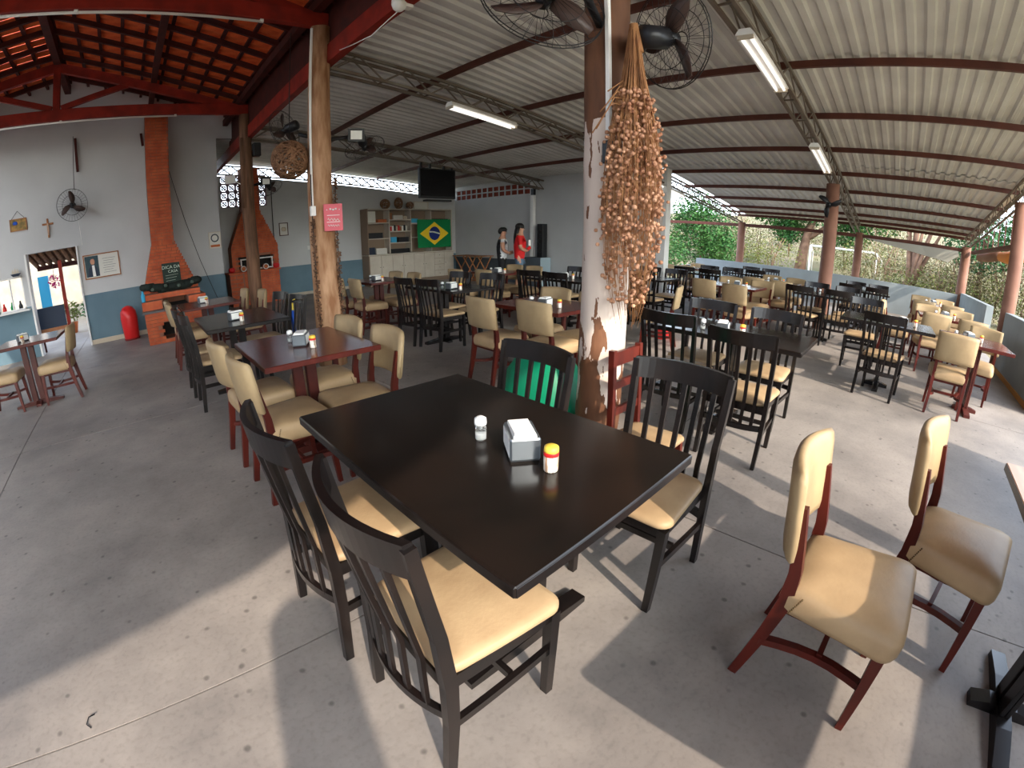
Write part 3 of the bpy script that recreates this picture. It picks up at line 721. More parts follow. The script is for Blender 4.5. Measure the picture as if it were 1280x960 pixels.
table(1.30, -1.02, 1.53, .78, 'l', 'light-topped table with black feet beside two pulled-out beige chairs', ped=(.31, .08))

chairs('b', TN['T1'], [(.565, .80, 0), (.53, 1.40, 0), (1.50, .75, 180), (1.29, 1.42, 180)], 'chairs at the long black table')
chairs('g', TN['T2'], [(.68, 2.62, 0), (.65, 3.24, 0), (1.15, 2.62, 180), (1.15, 3.22, 180)], 'chairs at the pink-signed post table')
chairs('b', TN['T3'], [(.57, 4.66, 0), (.54, 5.22, 0), (1.19, 5.20, 180), (1.22, 4.66, 180)], 'chairs at the barbecue black table')
chairs('g', TN['T4'], [(.53, 6.60, 0), (.53, 7.12, 0), (1.16, 7.12, 180), (1.30, 6.58, 180)], 'chairs at the barbecue red table')
chairs('g', TN['T5'], [(-1.27, 6.45, 180), (-1.95, 6.45, 0)], 'chairs at the doorway table')
chairs('b', TN['T9'], [(3.09, .84, 0), (3.31, 1.47, 0), (3.80, 1.50, 180), (3.80, .90, 180)], 'chairs at the table past the berry-hung post')
chairs('g', TN['T8'], [(3.00, 3.25, 0), (3.17, 2.72, 0), (3.62, 2.70, 180), (3.62, 3.26, 180)], 'chairs behind the berry-hung post')
chairs('b', TN['T7'], [(3.37, 5.28, 0), (3.42, 4.80, 0), (3.85, 5.27, 180), (3.95, 4.68, 180)], 'chairs past the pink-signed post')
chairs('g', TN['T6'], [(3.20, 6.45, 0), (3.15, 6.98, 0), (3.78, 6.45, 180), (3.75, 6.98, 180)], 'chairs before the shelving unit')
chairs('g', TN['T11'], [(5.15, 6.46, 0), (5.35, 5.93, 0), (6.15, 5.95, 180), (6.15, 6.46, 180)], 'chairs at the red table nearest the people')
chairs('b', TN['T12'], [(5.30, 4.83, 0), (5.28, 4.27, 0), (6.05, 4.82, 180), (6.08, 4.26, 180)], 'chairs at the black table nearest the people')
chairs('b', TN['T14'], [(6.80, 4.27, 0), (6.80, 3.7, 0), (7.62, 4.27, 180), (7.60, 3.7, 180)], 'chairs near the white pillar')
chairs('g', TN['T18'], [(7.28, 2.78, -8), (6.98, 2.14, -12), (7.98, 2.17, 180), (7.98, 2.75, 180)], 'chairs in the middle of the hall')
chairs('b', TN['T20'], [(7.82, 1.34, -10), (8.05, .78, 0), (8.80, 1.34, 180), (8.85, .74, 180)], 'chairs before the fan-bearing post')
chairs('g', TN['T19'], [(9.15, 2.52, 0), (9.10, 1.98, 0), (10.1, 1.98, 180), (10.12, 2.52, 180)], 'chairs near the fan-bearing post')
chairs('b', TN['T17'], [(9.22, 4.05, 0), (9.25, 3.50, 0), (10.18, 4.05, 180), (10.2, 3.50, 180)], 'chairs midway to the garden wall')
chairs('b', TN['T24'], [(11.02, 3.57, 0), (11.05, 3.03, 0), (11.98, 3.57, 180), (11.98, 3.03, 180)], 'chairs by the far garden wall')
chairs('g', TN['T26'], [(10.70, 5.20, 0), (10.72, 4.70, 0), (11.68, 5.0, 180)], 'chairs just outside the white pillar')
chairs('b', TN['T23'], [(10.62, .82, 0), (10.62, .28, 0), (11.58, .82, 180), (11.6, .28, 180)], 'chairs behind the fan-bearing post')
chairs('b', TN['T10'], [(5.63, -.04, -8), (6.86, .30, 180)], 'chairs beside the side-wall red table')
chairs('g', TN['T15'], [(5.63, -.80, 0), (6.50, -1.25, 165)], 'chairs by the ochre-edged low wall')
chairs('g', TN['T22'], [(7.72, -.70, 10), (7.7, -1.25, 0), (8.68, -.68, 180), (8.68, -1.25, 180)], 'chairs by the gap in the low wall')
chairs('g', TN['T25'], [(10.2, -.68, 0), (10.2, -1.22, 0), (11.2, -.68, 180), (11.2, -1.22, 180)], 'chairs in the garden wall corner')
chairs('g', '', [(5.42, 2.78, 112, 'lone beige padded chair turned sideways in the aisle behind the black table')], 'stray beige chairs')
chairs('g', '', [(8.15, -.18, -95, 'sunlit beige padded chair turned side-on by the low wall gap')], 'stray beige chairs')
chairs('g', '', [(1.43, -.14, -94, 'beige padded chair pulled out alone, half its seat in sun')], 'chairs by the light-topped table')
chairs('g', '', [(1.95, -.55, -104, 'beige padded chair pushed up to the light-topped table, frayed seat edge')], 'chairs by the light-topped table')

# ------------------------------------------------------------------ brick barbecues
def bricks(mb, x0, x1, z0, z1, yf, off=0, bw=.21, bh=.062, fx0=None, fx1=None, gap=.008, proud=.012, hole=None):
    """a face of staggered bricks on plane y = yf (facing -y); fx0/fx1(z) give sloping sides"""
    z = z0; r = 0
    while z < z1-.02:
        a = fx0(z+bh/2) if fx0 else x0; b = fx1(z+bh/2) if fx1 else x1
        x = a-(.5*bw if (r+off) % 2 else 0)
        while x < b-.01:
            l, rr = max(x+gap/2, a), min(x+bw-gap/2, b)
            if rr-l > .03 and not (hole and hole(.5*(l+rr), z+bh/2)):
                p = proud+random.uniform(-.003, .003); mb.box(l, rr, yf-p, yf+.002, z+gap/2, min(z+bh-gap/2, z1))
            x += bw
        z += bh; r += 1
def barbecue(label, X0, X1, YB, yf, yh, zc, chx0, chx1, zn, zt, arch):
    """X0..X1 base width, YB wall, yf base front, yh hood front, zc counter height, chimney chx0..chx1, neck height zn, top zt"""
    t = thing('brick_barbecue', label, 'barbecue', (0, 0, 0), 0, 'brick barbecues')
    return t
# first barbecue, on the white wall
t = thing('brick_barbecue', 'large brick barbecue with a tall chimney and a chalkboard on the white wall', 'barbecue', (0, 0, 0), 0, 'brick barbecues')
b1 = MB(); b1.box(-.09, .18, 8.88, 10.5, 0, .55); b1.box(.55, 1.0, 8.88, 10.5, 0, .55); b1.box(.18, .55, 9.3, 10.5, 0, .55); b1.box(.18, .55, 8.88, 9.3, .36, .55); b1.box(.18, .55, 8.88, 9.3, 0, .07)
b1.build('base_core', 'mortar', t)
mb = MB(); bricks(mb, -.09, 1.0, 0, .55, 8.88, hole=lambda x, z: .18 < x < .55 and .07 < z < .36); stuff(mb.build('base_bricks', 'brick', t))
MB().bbox(.2, .53, 9.26, 9.29, .08, .35).build('ash_pit', 'soot', t)
MB().bbox(-.13, 1.04, 8.84, 10.5, .55, .585).build('counter_slab', 'slab', t)
b2 = MB(); b2.box(-.11, .26, 9.05, 10.5, .585, .74); b2.box(.74, 1.06, 9.05, 10.5, .585, .74); b2.box(.26, .74, 10.0, 10.5, .585, .74); b2.build('firebox_core', 'mortar', t)
mb = MB(); bricks(mb, -.11, .26, .585, .74, 9.05, bw=.36, bh=.155); bricks(mb, .74, 1.06, .585, .74, 9.05, bw=.36, bh=.155); stuff(mb.build('firebox_bricks', 'brick', t))
MB().box(.26, .74, 9.2, 9.98, .586, .60).build('ash_bed', 'soot', t)
MB().box(-.05, 1.0, 9.35, 10.5, .74, .84).build('mantel_core', 'mortar', t)
mb = MB(); bricks(mb, -.05, 1.0, .74, .84, 9.35, bh=.05); stuff(mb.build('mantel_bricks', 'brick', t))
fl_, fr_ = (lambda z: -.05+(z-.84)/.92*.27), (lambda z: 1.0-(z-.84)/.92*.35)
MB().loft([[(-.05,9.72,.84),(1.0,9.72,.84),(1.0,10.52,.84),(-.05,10.52,.84)],[(.22,10.05,1.76),(.66,10.05,1.76),(.66,10.52,1.76),(.22,10.52,1.76)]]).build('hood_core', 'mortar', t)
mb = MB(); z = .84; r = 0
while z < 1.75:
    f = (z+.03-.84)/.92; y = 9.72+.33*f; l, rr = fl_(z+.03), fr_(z+.03)
    x = l-(.105 if r % 2 else 0)
    while x < rr-.01:
        a, c = max(x+.004, l), min(x+.206, rr)
        if c-a > .03: mb.box(a, c, y-.022+random.uniform(-.003,.003), y+.1, z+.004, z+.058)
        x += .21
    mb.box(rr, rr+.03, y, 10.5, z+.004, z+.058)
    z += .062; r += 1
stuff(mb.build('hood_bricks', 'brick', t))
MB().box(.22, .66, 10.05, 10.52, 1.76, 4.35).build('chimney_core', 'mortar', t)
mb = MB(); bricks(mb, .22, .66, 1.76, 4.35, 10.05)
for k in range(41): mb.box(.658, .67, 10.06, 10.27, 1.765+k*.062, 1.765+k*.062+.054); mb.box(.658, .67, 10.28, 10.5, 1.765+k*.062, 1.765+k*.062+.054)
stuff(mb.build('chimney_bricks', 'brick', t))
# chalkboard and black decorative train of pots on the mantel
cbd = thing('chalkboard', 'small chalkboard with white lettering on the brick hood', 'sign', (.52, 9.55, 1.0))
MB().box(-.17, .17, -.008, .012, -.02, .36).build('board', 'chalk', cbd)
text_mesh('DICA DA', .085, 'lettering', 'chalkink', cbd, (0, -.0095, .28), (R(90), 0, 0))
text_mesh('CASA', .075, 'lettering', 'chalkink', cbd, (.03, -.0095, .20), (R(90), 0, 0))
for k in range(3): MB().beam((-.12, -.0095, .13-.05*k), (.12-.03*k, -.0095, .14-.05*k), .004, .012, (0,1,0)).build('chalk_line', 'chalkink', cbd)
g = MB(); rnd = random.Random(3)
for k in range(26):
    u = k/25; g.ball((-.02+1.0*u, 9.42+rnd.uniform(-.03,.05), .92+.06*abs(2*u-1)**2+rnd.uniform(-.02,.02)), .085+rnd.uniform(0,.03), 8, 5, sc=(1, .7, .8))
gt = thing('dark_garland', 'black leafy garland lying along the barbecue mantel', 'garland'); stuff(g.build('foliage', mat('garland', (.012,.018,.014), .8, bump=.6, bscale=60), gt))
for k in range(4): MB().ball((.12+.25*k, 9.36, .93+.03*(k % 2)), .035, 8, 5).build('ornament', mat('olive_ornament', (.10,.14,.11), .5), gt)
tag(MB().lathe([(.035,0),(.036,.12),(.014,.17),(.014,.2)], 12, (-.07, 9.15, .74)).build('bottle', 'cyan'), 'pale plastic bottle on the edge of the large barbecue', 'bottle')

# second barbecue, on the back wall
t = thing('brick_barbecue', 'brick barbecue with arched opening behind the thin log post', 'barbecue', (0, 0, 0), 0, 'brick barbecues')
MB().box(2.12, 3.45, 12.35, 12.98, 0, .84).build('base_core', 'mortar', t)
mb = MB(); bricks(mb, 2.5, 3.45, 0, .84, 12.35); bricks(mb, 2.12, 2.46, 0, .84, 12.35, bw=.34, bh=.10, gap=.02); stuff(mb.build('base_bricks', 'brick', t))
MB().bbox(2.08, 3.49, 12.3, 12.98, .84, .875).build('counter_slab', 'brick', t)
def ax(z): return .5*max(0, 1-((z-.95)/.42)**2)**.5 if z > .95 else .5
hx = 2.9
hb = MB()
pl = [(2.3,.875),(2.42,.875),(2.42,1.22),(2.6,1.33),(2.9,1.37),(3.2,1.33),(3.38,1.22),(3.38,.875),(3.52,.875),(3.52,1.45),(3.1,2.42),(2.62,2.42),(2.25,1.45),(2.25,.875)]
hb.poly([(x, 12.55, z) for x, z in pl[2:8] ] , .001, (0,1,0))
hb = MB()
for (a, bq) in (((2.25,.875),(2.42,1.25)), ((3.38,.875),(3.52,1.25))): hb.box(a[0], bq[0], 12.55, 12.98, a[1], bq[1])
hb.loft([[(2.25,12.55,1.25),(3.52,12.55,1.25),(3.52,12.98,1.25),(2.25,12.98,1.25)],[(2.25,12.55,1.5),(3.52,12.55,1.5),(3.52,12.98,1.5),(2.25,12.98,1.5)],[(2.62,12.6,2.42),(3.1,12.6,2.42),(3.1,12.98,2.42),(2.62,12.98,2.42)]])
hb.build('hood_core', 'mortar', t)
mb = MB()
f0 = lambda z: 2.25 if z < 1.5 else 2.25+(z-1.5)/.92*.37
f1 = lambda z: 3.52 if z < 1.5 else 3.52-(z-1.5)/.92*.42
bricks(mb, 0, 0, .875, 2.42, 12.55, fx0=f0, fx1=f1, proud=.02, hole=lambda x, z: abs(x-2.9) < .48 and z < 1.2+.14*(1-((x-2.9)/.48)**2))
stuff(mb.build('hood_bricks', 'brick', t))
MB().box(2.42, 3.38, 12.9, 12.97, .875, 1.3).build('firebox', 'soot', t)
MB().box(2.64, 3.1, 12.6, 12.98, 2.42, 3.55).build('chimney_core', 'mortar', t)
mb = MB(); bricks(mb, 2.64, 3.1, 2.42, 3.55, 12.6); stuff(mb.build('chimney_bricks', 'brick', t))
fr = MB()
for p, q in (((2.46,12.5,1.18),(3.34,12.5,1.18)), ((2.46,12.5,.92),(3.34,12.5,.92)), ((2.48,12.5,.92),(2.48,12.5,1.18)), ((3.32,12.5,.92),(3.32,12.5,1.18))): fr.beam(p, q, .03, .035, (0,1,0))
fr.build('grill_frame', 'white', t)
for k, x in enumerate((2.2, 2.5, 2.66, 3.1, 3.4)):
    p = thing('clay_pot', ['round red pot on the chimney-wall end of the arched barbecue','white-rimmed clay jar lying on the counter of the arched barbecue','white-rimmed clay jar lying on the counter of the arched barbecue','white-rimmed clay jar lying on the counter of the arched barbecue','round red pot on the shelving end of the arched barbecue'][k], 'pot', (x, 12.42, .876), 0, 'red pots on the arched barbecue')
    if k in (0, 4): MB().lathe([(.05,0),(.085,.03),(.09,.09),(.07,.13)], 14).build('body', 'redplastic', p)
    else:
        q = MB().tube([(0,-.06,.075),(0,.10,.075)], .07, 14); q.build('body', 'terracotta', p); MB().ring((0,-.065,.075),(0,1,0),.066,.012,16,5).build('rim', 'napkin', p)

# red gas bottle cover by the wall
rc = thing('gas_bottle', 'tall red covered gas bottle standing by the blue dado', 'gas bottle', (-.42, 10.16, 0))
MB().lathe([(.13,0),(.15,.02),(.16,.25),(.17,.42),(.155,.55),(.10,.63),(.03,.66)], 20).build('cover', 'redplastic', rc)
MB().lathe([(.135,.0),(.155,.0),(.158,.03),(.15,.035)], 20).build('base_ring', mat('dark_red', (.18,.01,.01), .5), rc)

# ------------------------------------------------------------------ wall pictures, doorway, window
def frame(label, x0, x1, z0, z1, y, border, cat='picture', inner='paper', fm='wood'):
    t = thing('picture_frame', label, cat, ((x0+x1)/2, y, z0))
    w_, h_ = (x1-x0)/2, z1-z0
    MB().box(-w_+border, w_-border, -.008, 0, border, h_-border).build('print', inner, t)
    for a in ((-w_, w_, 0, border), (-w_, w_, h_-border, h_), (-w_, -w_+border, border, h_-border), (w_-border, w_, border, h_-border)):
        MB().box(a[0], a[1], -.02, 0, a[2], a[3]).build('frame_bar', fm, t)
    return t
f = frame('wide framed portrait with a printed text panel beside the doorway', -1.18, -.45, 1.27, 1.745, 10.538, .022)
MB().box(-.33, -.06, -.011, -.007, .04, .44).build('portrait_panel', mat('portrait_bg', (.03,.06,.075), .6), f)
pm = MB(); pm.ball((-.18,-.012,.33), .055, 10, 6, sc=(.85,.1,1.15)); pm.build('portrait_head', 'skin', f)
MB().poly([(-.30,-.0125,.045),(-.08,-.0125,.045),(-.10,-.0125,.2),(-.15,-.0125,.27),(-.21,-.0125,.27),(-.27,-.0125,.2)], .001, (0,1,0)).build('portrait_robe', 'navy', f)
MB().poly([(-.20,-.0145,.045),(-.14,-.0145,.045),(-.15,-.0145,.26),(-.20,-.0145,.26)], .001, (0,1,0)).build('portrait_veil', 'napkin', f)
for k in range(7): MB().box(.02+.02*(k % 2), .28-.03*(k % 3), -.0095, -.0075, .36-.045*k, .366-.045*k).build('text_line', 'dado_dark', f)
f = frame('small colourful landscape picture hung on a cord', -2.54, -2.2, 2.41, 2.64, 10.538, .015, inner='gold')
MB().ball((-.06,-.012,.15), .05, 8, 5, sc=(1,.1,.8)).build('painted_bird', 'blue', f)
for s_ in (-1, 1): MB().cyl((s_*.13,-.005,.23),(0,-.005,.37),.004, n=5).build('cord', 'wire', f)
cr = thing('crucifix', 'thin wooden crucifix on the white wall', 'crucifix', (-1.79, 10.525, 2.19))
MB().bbox(-.018, .018, -.012, .012, 0, .36).build('upright', 'wood', cr); MB().bbox(-.11, .11, -.012, .012, .24, .275).build('crossbar', 'wood', cr)
MB().path_beam([(0,-.02,.05),(.005,-.024,.15),(0,-.022,.27)], (.03,.016), side=(1,0,0)).build('figure', 'lightwood', cr)
f = frame('calendar poster at the white wall corner', 1.43, 1.69, 1.53, 1.88, 10.538, .012, 'poster', fm='cream')
MB().ring((0,-.012,.22),(0,1,0),.075,.012,16,4).build('printed_ring', 'dado_dark', f); MB().box(-.10,.10,-.0105,-.0075,.03,.08).build('printed_band', 'terracotta', f)
f = frame('small framed print on the wall beside the arched barbecue', 3.72, 3.98, 1.72, 2.08, 12.998, .02, fm='darkwood'); MB().ball((0,-.01,.18),.07,8,5,sc=(1,.1,1)).build('printed_figure','cream',f)
sw = thing('switch_plate', 'pair of white switches on the wall near the pink-signed post', 'switch', (4.6, 12.99, 1.32))
for k in (0, 1): MB().bbox(-.08+.12*k, .0+.12*k, -.02, 0, -.05, .06).build('plate', 'white', sw)
for x, y, z0, z1, lab in ((3.55, 12.98, 1.0, 3.2, 'thin grey conduit on the wall beside the arched barbecue'), (4.85, 12.98, 1.35, 3.1, 'thin dark conduit above the wall switches')):
    tag(MB().cyl((x,y,z0),(x,y,z1),.012,n=6).build('conduit','wire'), lab, 'conduit')
tag(MB().tube([(.70,10.5,3.2),(.95,10.45,2.2),(1.2,10.40,1.3),(1.45,10.3,.5)],.006,5).build('hose','wire'), 'thin black cable slanting down the wall beside the chimney', 'cable')
# doorway: frame, half gate, canopy outside
d = struct(bpy.data.objects.new('door_1', None)); C.objects.link(d)
MB().box(-2.33,-2.29,10.5,10.74,0,1.95).build('jamb','white',d); MB().box(-1.29,-1.26,10.5,10.74,0,1.95).build('jamb','white',d)
g = thing('half_gate', 'dark lower gate panel standing in the doorway', 'gate', (-2.05,10.9,0))
MB().bbox(-.30,.29,0,.05,.46,.88).build('panel','navy',g); MB().bbox(-.31,.30,-.01,.06,.36,.46).build('bottom_rail','wood',g); MB().bbox(-.29,-.24,0,.05,0,.36).build('leg','darkwood',g); MB().bbox(.23,.28,0,.05,0,.36).build('leg','darkwood',g)
tag(MB().beam((-1.72,11.0,0),(-1.72,11.0,1.75),.07,.07).build('gate_post','redwood'), 'dark red post in the doorway opening', 'post')
cn = thing('door_canopy', 'corrugated brown canopy just outside the doorway', 'canopy', (-1.78,10.8,1.78))
for k in range(9): MB().tube([(-.6+.15*k,-.02,.22),(-.6+.15*k,1.2,-.06)],.05,6).build('canopy_rib','wicker',cn)
MB().box(-.6,.6,1.1,1.2,-.16,-.06).build('canopy_beam','darkwood',cn); MB().loft([[(-.62,-.02,.262),(.62,-.02,.262),(.62,-.02,.27),(-.62,-.02,.27)],[(-.62,1.25,-.02),(.62,1.25,-.02),(.62,1.25,-.01),(-.62,1.25,-.01)]]).build('canopy_sheet','wicker',cn)
tag(MB().box(-2.55,-2.3,12.6,12.66,.5,1.5).build('cloth','cyan'),'bright blue striped cloth hanging outside the doorway','cloth')
def leafball(mb, c, r, n, size, rnd, sc=(1,1,1), mi=0):
    for _ in range(n):
        v = Vector((rnd.gauss(0,1),rnd.gauss(0,1),rnd.gauss(0,1))).normalized()*(rnd.random()**.4)*r
        p = Vector((c[0]+v.x*sc[0], c[1]+v.y*sc[1], c[2]+v.z*sc[2]))
        a = Vector((rnd.uniform(-1,1),rnd.uniform(-1,1),rnd.uniform(-.6,.6))).normalized(); b = a.cross(Vector((rnd.uniform(-1,1),rnd.uniform(-1,1),1))).normalized()
        s_ = size*rnd.uniform(.6,1.3)
        mb.add([p-a*s_, p+b*s_*.45, p+a*s_, p-b*s_*.45], [(0,1,2,3)], mi)
for k,(x,y,m) in enumerate(((-1.45,13.0,'leaf'),(-2.05,13.6,'leaf'),(-1.15,12.4,'leaf'))):
    p = thing('potted_plant', ['leafy plant in a clay pot outside the doorway','tall yard plant with yellow flowers beyond the doorway','bushy plant in an orange pot at the doorway edge'][k], 'plant', (x,y,-.02))
    MB().lathe([(.10,0),(.15,.25),(.16,.27)],14).build('pot','terracotta',p); q = MB(); leafball(q,(0,0,.55),.3,160,.07,random.Random(k)); stuff(q.build('foliage',['leaf','leafy','leaf'][k],p))
fh = thing('hanging_flowers','pink flowering pot hanging in the doorway','plant',(-1.98,11.6,1.35)); q = MB(); leafball(q,(0,0,0),.16,120,.04,random.Random(9)); stuff(q.build('blossoms','flower',fh)); MB().cyl((0,0,.1),(0,0,.5),.005,n=5).build('hanger','wire',fh)
struct(MB().box(-6,2.2,17,17.2,-.05,2.4).build('wall_yard',mat('yard_wall',(.42,.37,.30),.9,col2=(.32,.28,.22),scale=2)))
wn = struct(bpy.data.objects.new('window_1', None)); C.objects.link(wn)
for a in ((-3.0,-2.97,.95,1.58),(-2.46,-2.43,.95,1.58),(-3.0,-2.43,1.55,1.58),(-3.0,-2.43,.95,.98),(-2.72,-2.70,.98,1.55)): MB().box(a[0],a[1],10.56,10.62,a[2],a[3]).build('window_frame','white',wn)
MB().box(-3.05,-2.36,10.42,10.60,.92,.95).build('window_sill','white',wn)
orn = thing('model_boat','small dark ornament boat with pale sails above the window','ornament',(-2.53,10.45,1.585)); MB().loft([[(-.05,-.02,0),(.05,-.02,0),(.05,.02,0),(-.05,.02,0)],[(-.1,-.03,.05),(.1,-.03,.05),(.1,.03,.05),(-.1,.03,.05)]]).build('hull','navy',orn)
for k in (-1,0,1): MB().poly([(k*.05-.03,0,.055),(k*.05+.03,0,.055),(k*.05,0,.16-.02*abs(k))],.004,(0,1,0)).build('sail','cream',orn)
MB().box(-2.62,-2.44,10.44,10.55,1.575,1.585).build('ledge','white',orn).location = (2.53,-10.45,-1.585)
for k in range(3):
    tag(MB().lathe([(.04,0),(.045,.08),(.02,.13),(.02,.17)],10,(-2.92+.17*k,10.66,.951)).build('bottle',['redplastic','green','plasticblack'][k]), ['red','green','black'][k]+' bottle standing in the wall window', 'bottle')

# ------------------------------------------------------------------ fans
def fan(label, hub, nrm, rad, arm=None, guard=True, blade='plasticbrown', spin=0.3, wires=28):
    """wall fan: nrm points the way it blows; arm = list of world points from the mount to the motor"""
    t = thing('wall_fan', label, 'fan', hub, 0, 'black wall fans'); n = Vector(nrm).normalized()
    u = n.cross(Vector((0,0,1))).normalized(); v = n.cross(u).normalized()
    def P(a, b, c): return u*a+v*b+n*c
    MB().tube([P(0,0,-.20),P(0,0,-.19),P(0,0,-.05),P(0,0,-.035)],[.03,.058,.058,.03],12).build('motor','plasticblack',t)
    hb_ = MB().tube([P(0,0,-.035),P(0,0,.03)],[.04,.034],10).build('hub','plasticblack',t)
    for k in range(3):
        a0 = spin+k*2*PI/3; rings = []
        for i in range(7):
            f = i/6; r_ = rad*(.12+.76*f); w_ = rad*(.10+.30*math.sin(PI*min(1,f*.85+.1))); sk = a0+.35*f; tw = .55-.3*f
            cc = P(math.cos(sk)*r_, math.sin(sk)*r_, 0); tang = P(-math.sin(sk), math.cos(sk), 0); d_ = tang*math.cos(tw)+n*math.sin(tw); nn = n*math.cos(tw)-tang*math.sin(tw)
            rings.append([cc-d_*w_*.5-nn*.003, cc+d_*w_*.5-nn*.003, cc+d_*w_*.5+nn*.003, cc-d_*w_*.5+nn*.003])
        MB().loft(rings, smooth=True).build('blade', blade, hb_)
    if guard:
        for nm, sg, dep in (('front_guard', 1, .07), ('rear_guard', -1, -.06)):
            g = MB(); g.ring(P(0,0,0), n, rad, .0028, 36, 4) if sg > 0 else g.ring(P(0,0,-.015), n, rad*.99, .0028, 36, 4)
            g.ring(P(0,0,dep*.8), n, rad*.62, .0022, 28, 4); g.ring(P(0,0,dep), n, rad*.16, .003, 16, 4)
            for k in range(wires):
                a = 2*PI*k/wires; c_, s_ = math.cos(a), math.sin(a)
                g.tube([P(c_*rad*.16, s_*rad*.16, dep), P(c_*rad*.62, s_*rad*.62, dep*.8), P(c_*rad*.9, s_*rad*.9, dep*.45), P(c_*rad, s_*rad, 0)], .0013, 3)
            stuff(g.build(nm, 'wire', t))
    if arm:
        MB().tube([Vector(p)-Vector(hub) for p in arm], .022, 8).build('arm','plasticblack',t)
    return t
fan('large black caged fan on the berry-hung post, turned to the hall', (1.52,1.36,2.52), (.45,.85,-.35), .29, arm=[(1.86,1.30,2.50),(1.70,1.26,2.58),(1.53,1.24,2.56)])
fan('black caged fan behind the top of the dried berry bunch', (2.06,1.02,2.44), (.90,-.30,.22), .25, arm=[(2.0,1.22,2.42),(1.94,1.12,2.36),(1.90,1.06,2.39)], spin=.9)
fan('black caged fan on the pink-signed post, barbecue side', (1.66,5.42,2.78), (-.5,.8,-.2), .25, arm=[(1.88,5.18,2.66),(1.78,5.24,2.70)], wires=18)
fan('black caged fan on the pink-signed post, garden side', (2.60,5.22,2.58), (.55,.45,-.75), .25, arm=[(2.07,5.08,2.62),(2.3,5.1,2.66),(2.48,5.12,2.70)], wires=18)
fan('black caged fan on the thin log post', (2.42,8.95,2.55), (.5,.5,-.8), .25, arm=[(2.12,9.0,2.62),(2.3,8.97,2.64)], wires=14)
fan('black caged fan hanging high on the white wall', (-1.24,10.22,2.70), (0,-1,-.08), .30, arm=[(-1.24,10.5,2.72),(-1.24,10.40,2.72)], wires=30)
fan('small black bladed fan on the round brown post amid tables', (9.26,1.28,2.36), (-1,-.1,-.1), .27, arm=[(9.5,1.28,2.38),(9.42,1.28,2.37)], guard=False, blade='plasticblack', spin=1.1)
tag(MB().cyl((-1.19,10.3,2.98),(-1.17,10.3,4.0),.006,n=5).build('fan_cord','wire'),'thin cord rising from the wall fan','cord')
tag(MB().cyl((-1.17,10.45,2.42),(-1.15,10.5,1.95),.005,n=5).build('fan_cord','tube'),'thin white cord hanging below the wall fan','cord')

# ------------------------------------------------------------------ light fittings, floodlights, television
def fluoro(x0, x1, y, label):
    t = thing('fluorescent_fitting', label, 'light', group='fluorescent fittings on the trusses')
    za, zb = z_truss(x0)-.012, z_truss(x1)-.012
    rings = [[(x,y-.05,z),(x,y+.05,z),(x,y+.085,z-.05),(x,y+.085,z-.06),(x,y-.085,z-.06),(x,y-.085,z-.05)] for x, z in ((x0,za),(x1,zb))]
    hs_ = MB().loft(rings).build('housing','tube',t)
    for dy in (-.04,.04): MB().cyl((x0+.03,y+dy,za-.078),(x1-.03,y+dy,zb-.078),.014,n=8).build('tube',TUBE,hs_)
    for x, z in ((x0+.012,za),(x1-.012,zb)): MB().box(x-.012,x+.012,y-.07,y+.07,z-.095,z-.058).build('lampholder','cream',hs_)
TUBE = emit('lit_tube',(1.0,.97,.92),.6)
fluoro(3.78,5.0,5.08,'white fluorescent fitting between the pink-signed and berry-hung posts')
fluoro(3.83,5.02,1.22,'white fluorescent fitting nearest above the berry-hung post')
fluoro(7.05,8.4,1.22,'white fluorescent fitting close to the fan-bearing round post')
fluoro(9.6,11.0,5.12,'white fluorescent fitting on the truss near the white pillar')
def flood(label, p, nrm, m='plasticblack', mount=None):
    t = thing('floodlight', label, 'floodlight', p, 0, 'floodlights on the posts'); n = Vector(nrm).normalized(); u = n.cross(Vector((0,0,1))).normalized(); v = u.cross(n)
    def Q(a,b,c): return u*a+v*b+n*c
    MB().loft([[Q(-.06,-.05,-.05),Q(.06,-.05,-.05),Q(.06,.05,-.05),Q(-.06,.05,-.05)],[Q(-.095,-.075,.0),Q(.095,-.075,0),Q(.095,.075,0),Q(-.095,.075,0)],[Q(-.095,-.075,.02),Q(.095,-.075,.02),Q(.095,.075,.02),Q(-.095,.075,.02)]]).build('housing',m,t)
    MB().loft([[Q(-.065,-.05,.0215),Q(.065,-.05,.0215),Q(.065,.05,.0215),Q(-.065,.05,.0215)],[Q(-.065,-.05,.025),Q(.065,-.05,.025),Q(.065,.05,.025),Q(-.065,.05,.025)]]).build('lens','lens',t)
    if mount: MB().tube([Vector(mount)-Vector(p), Q(0,0,-.06)],.014,6).build('bracket',m,t)
flood('black floodlight on the garden side of the pink-signed post', (2.36,4.95,2.66), (-.3,-.9,-.15), mount=(2.07,5.08,2.60))
flood('white floodlight on the left of the thin log post', (1.68,8.95,2.74), (-.2,-.9,-.3), 'white', mount=(1.92,8.95,2.62))
flood('black floodlight on the thin log post near its fan', (2.31,8.78,2.66), (-.1,-.9,-.3), mount=(2.12,8.95,2.62))
tag(MB().bbox(2.12,2.26,8.86,9.0,3.15,3.40,.01).build('loudspeaker','plasticblack'),'small black loudspeaker high on the thin log post','speaker')
tag(MB().bbox(9.70,9.80,9.06,9.18,2.62,2.80,.01).build('loudspeaker','plasticblack'),'small black box speaker near the top of the white downpipe','speaker')
tv = thing('television','flat black television hung below the roof truss','television',(6.15,8.72,2.32))
MB().bbox(-.50,.50,-.03,.05,0,.68,.012).build('casing','plasticblack',tv); MB().box(-.47,.47,-.034,-.029,.05,.65).build('screen','screen',tv)
for x in (-.42,-.18,.2,.42): MB().beam((x,.03,.4),(x,.03,1.02-.088*x-.28+.03),.04,.05).build('hanger','plasticblack',tv)
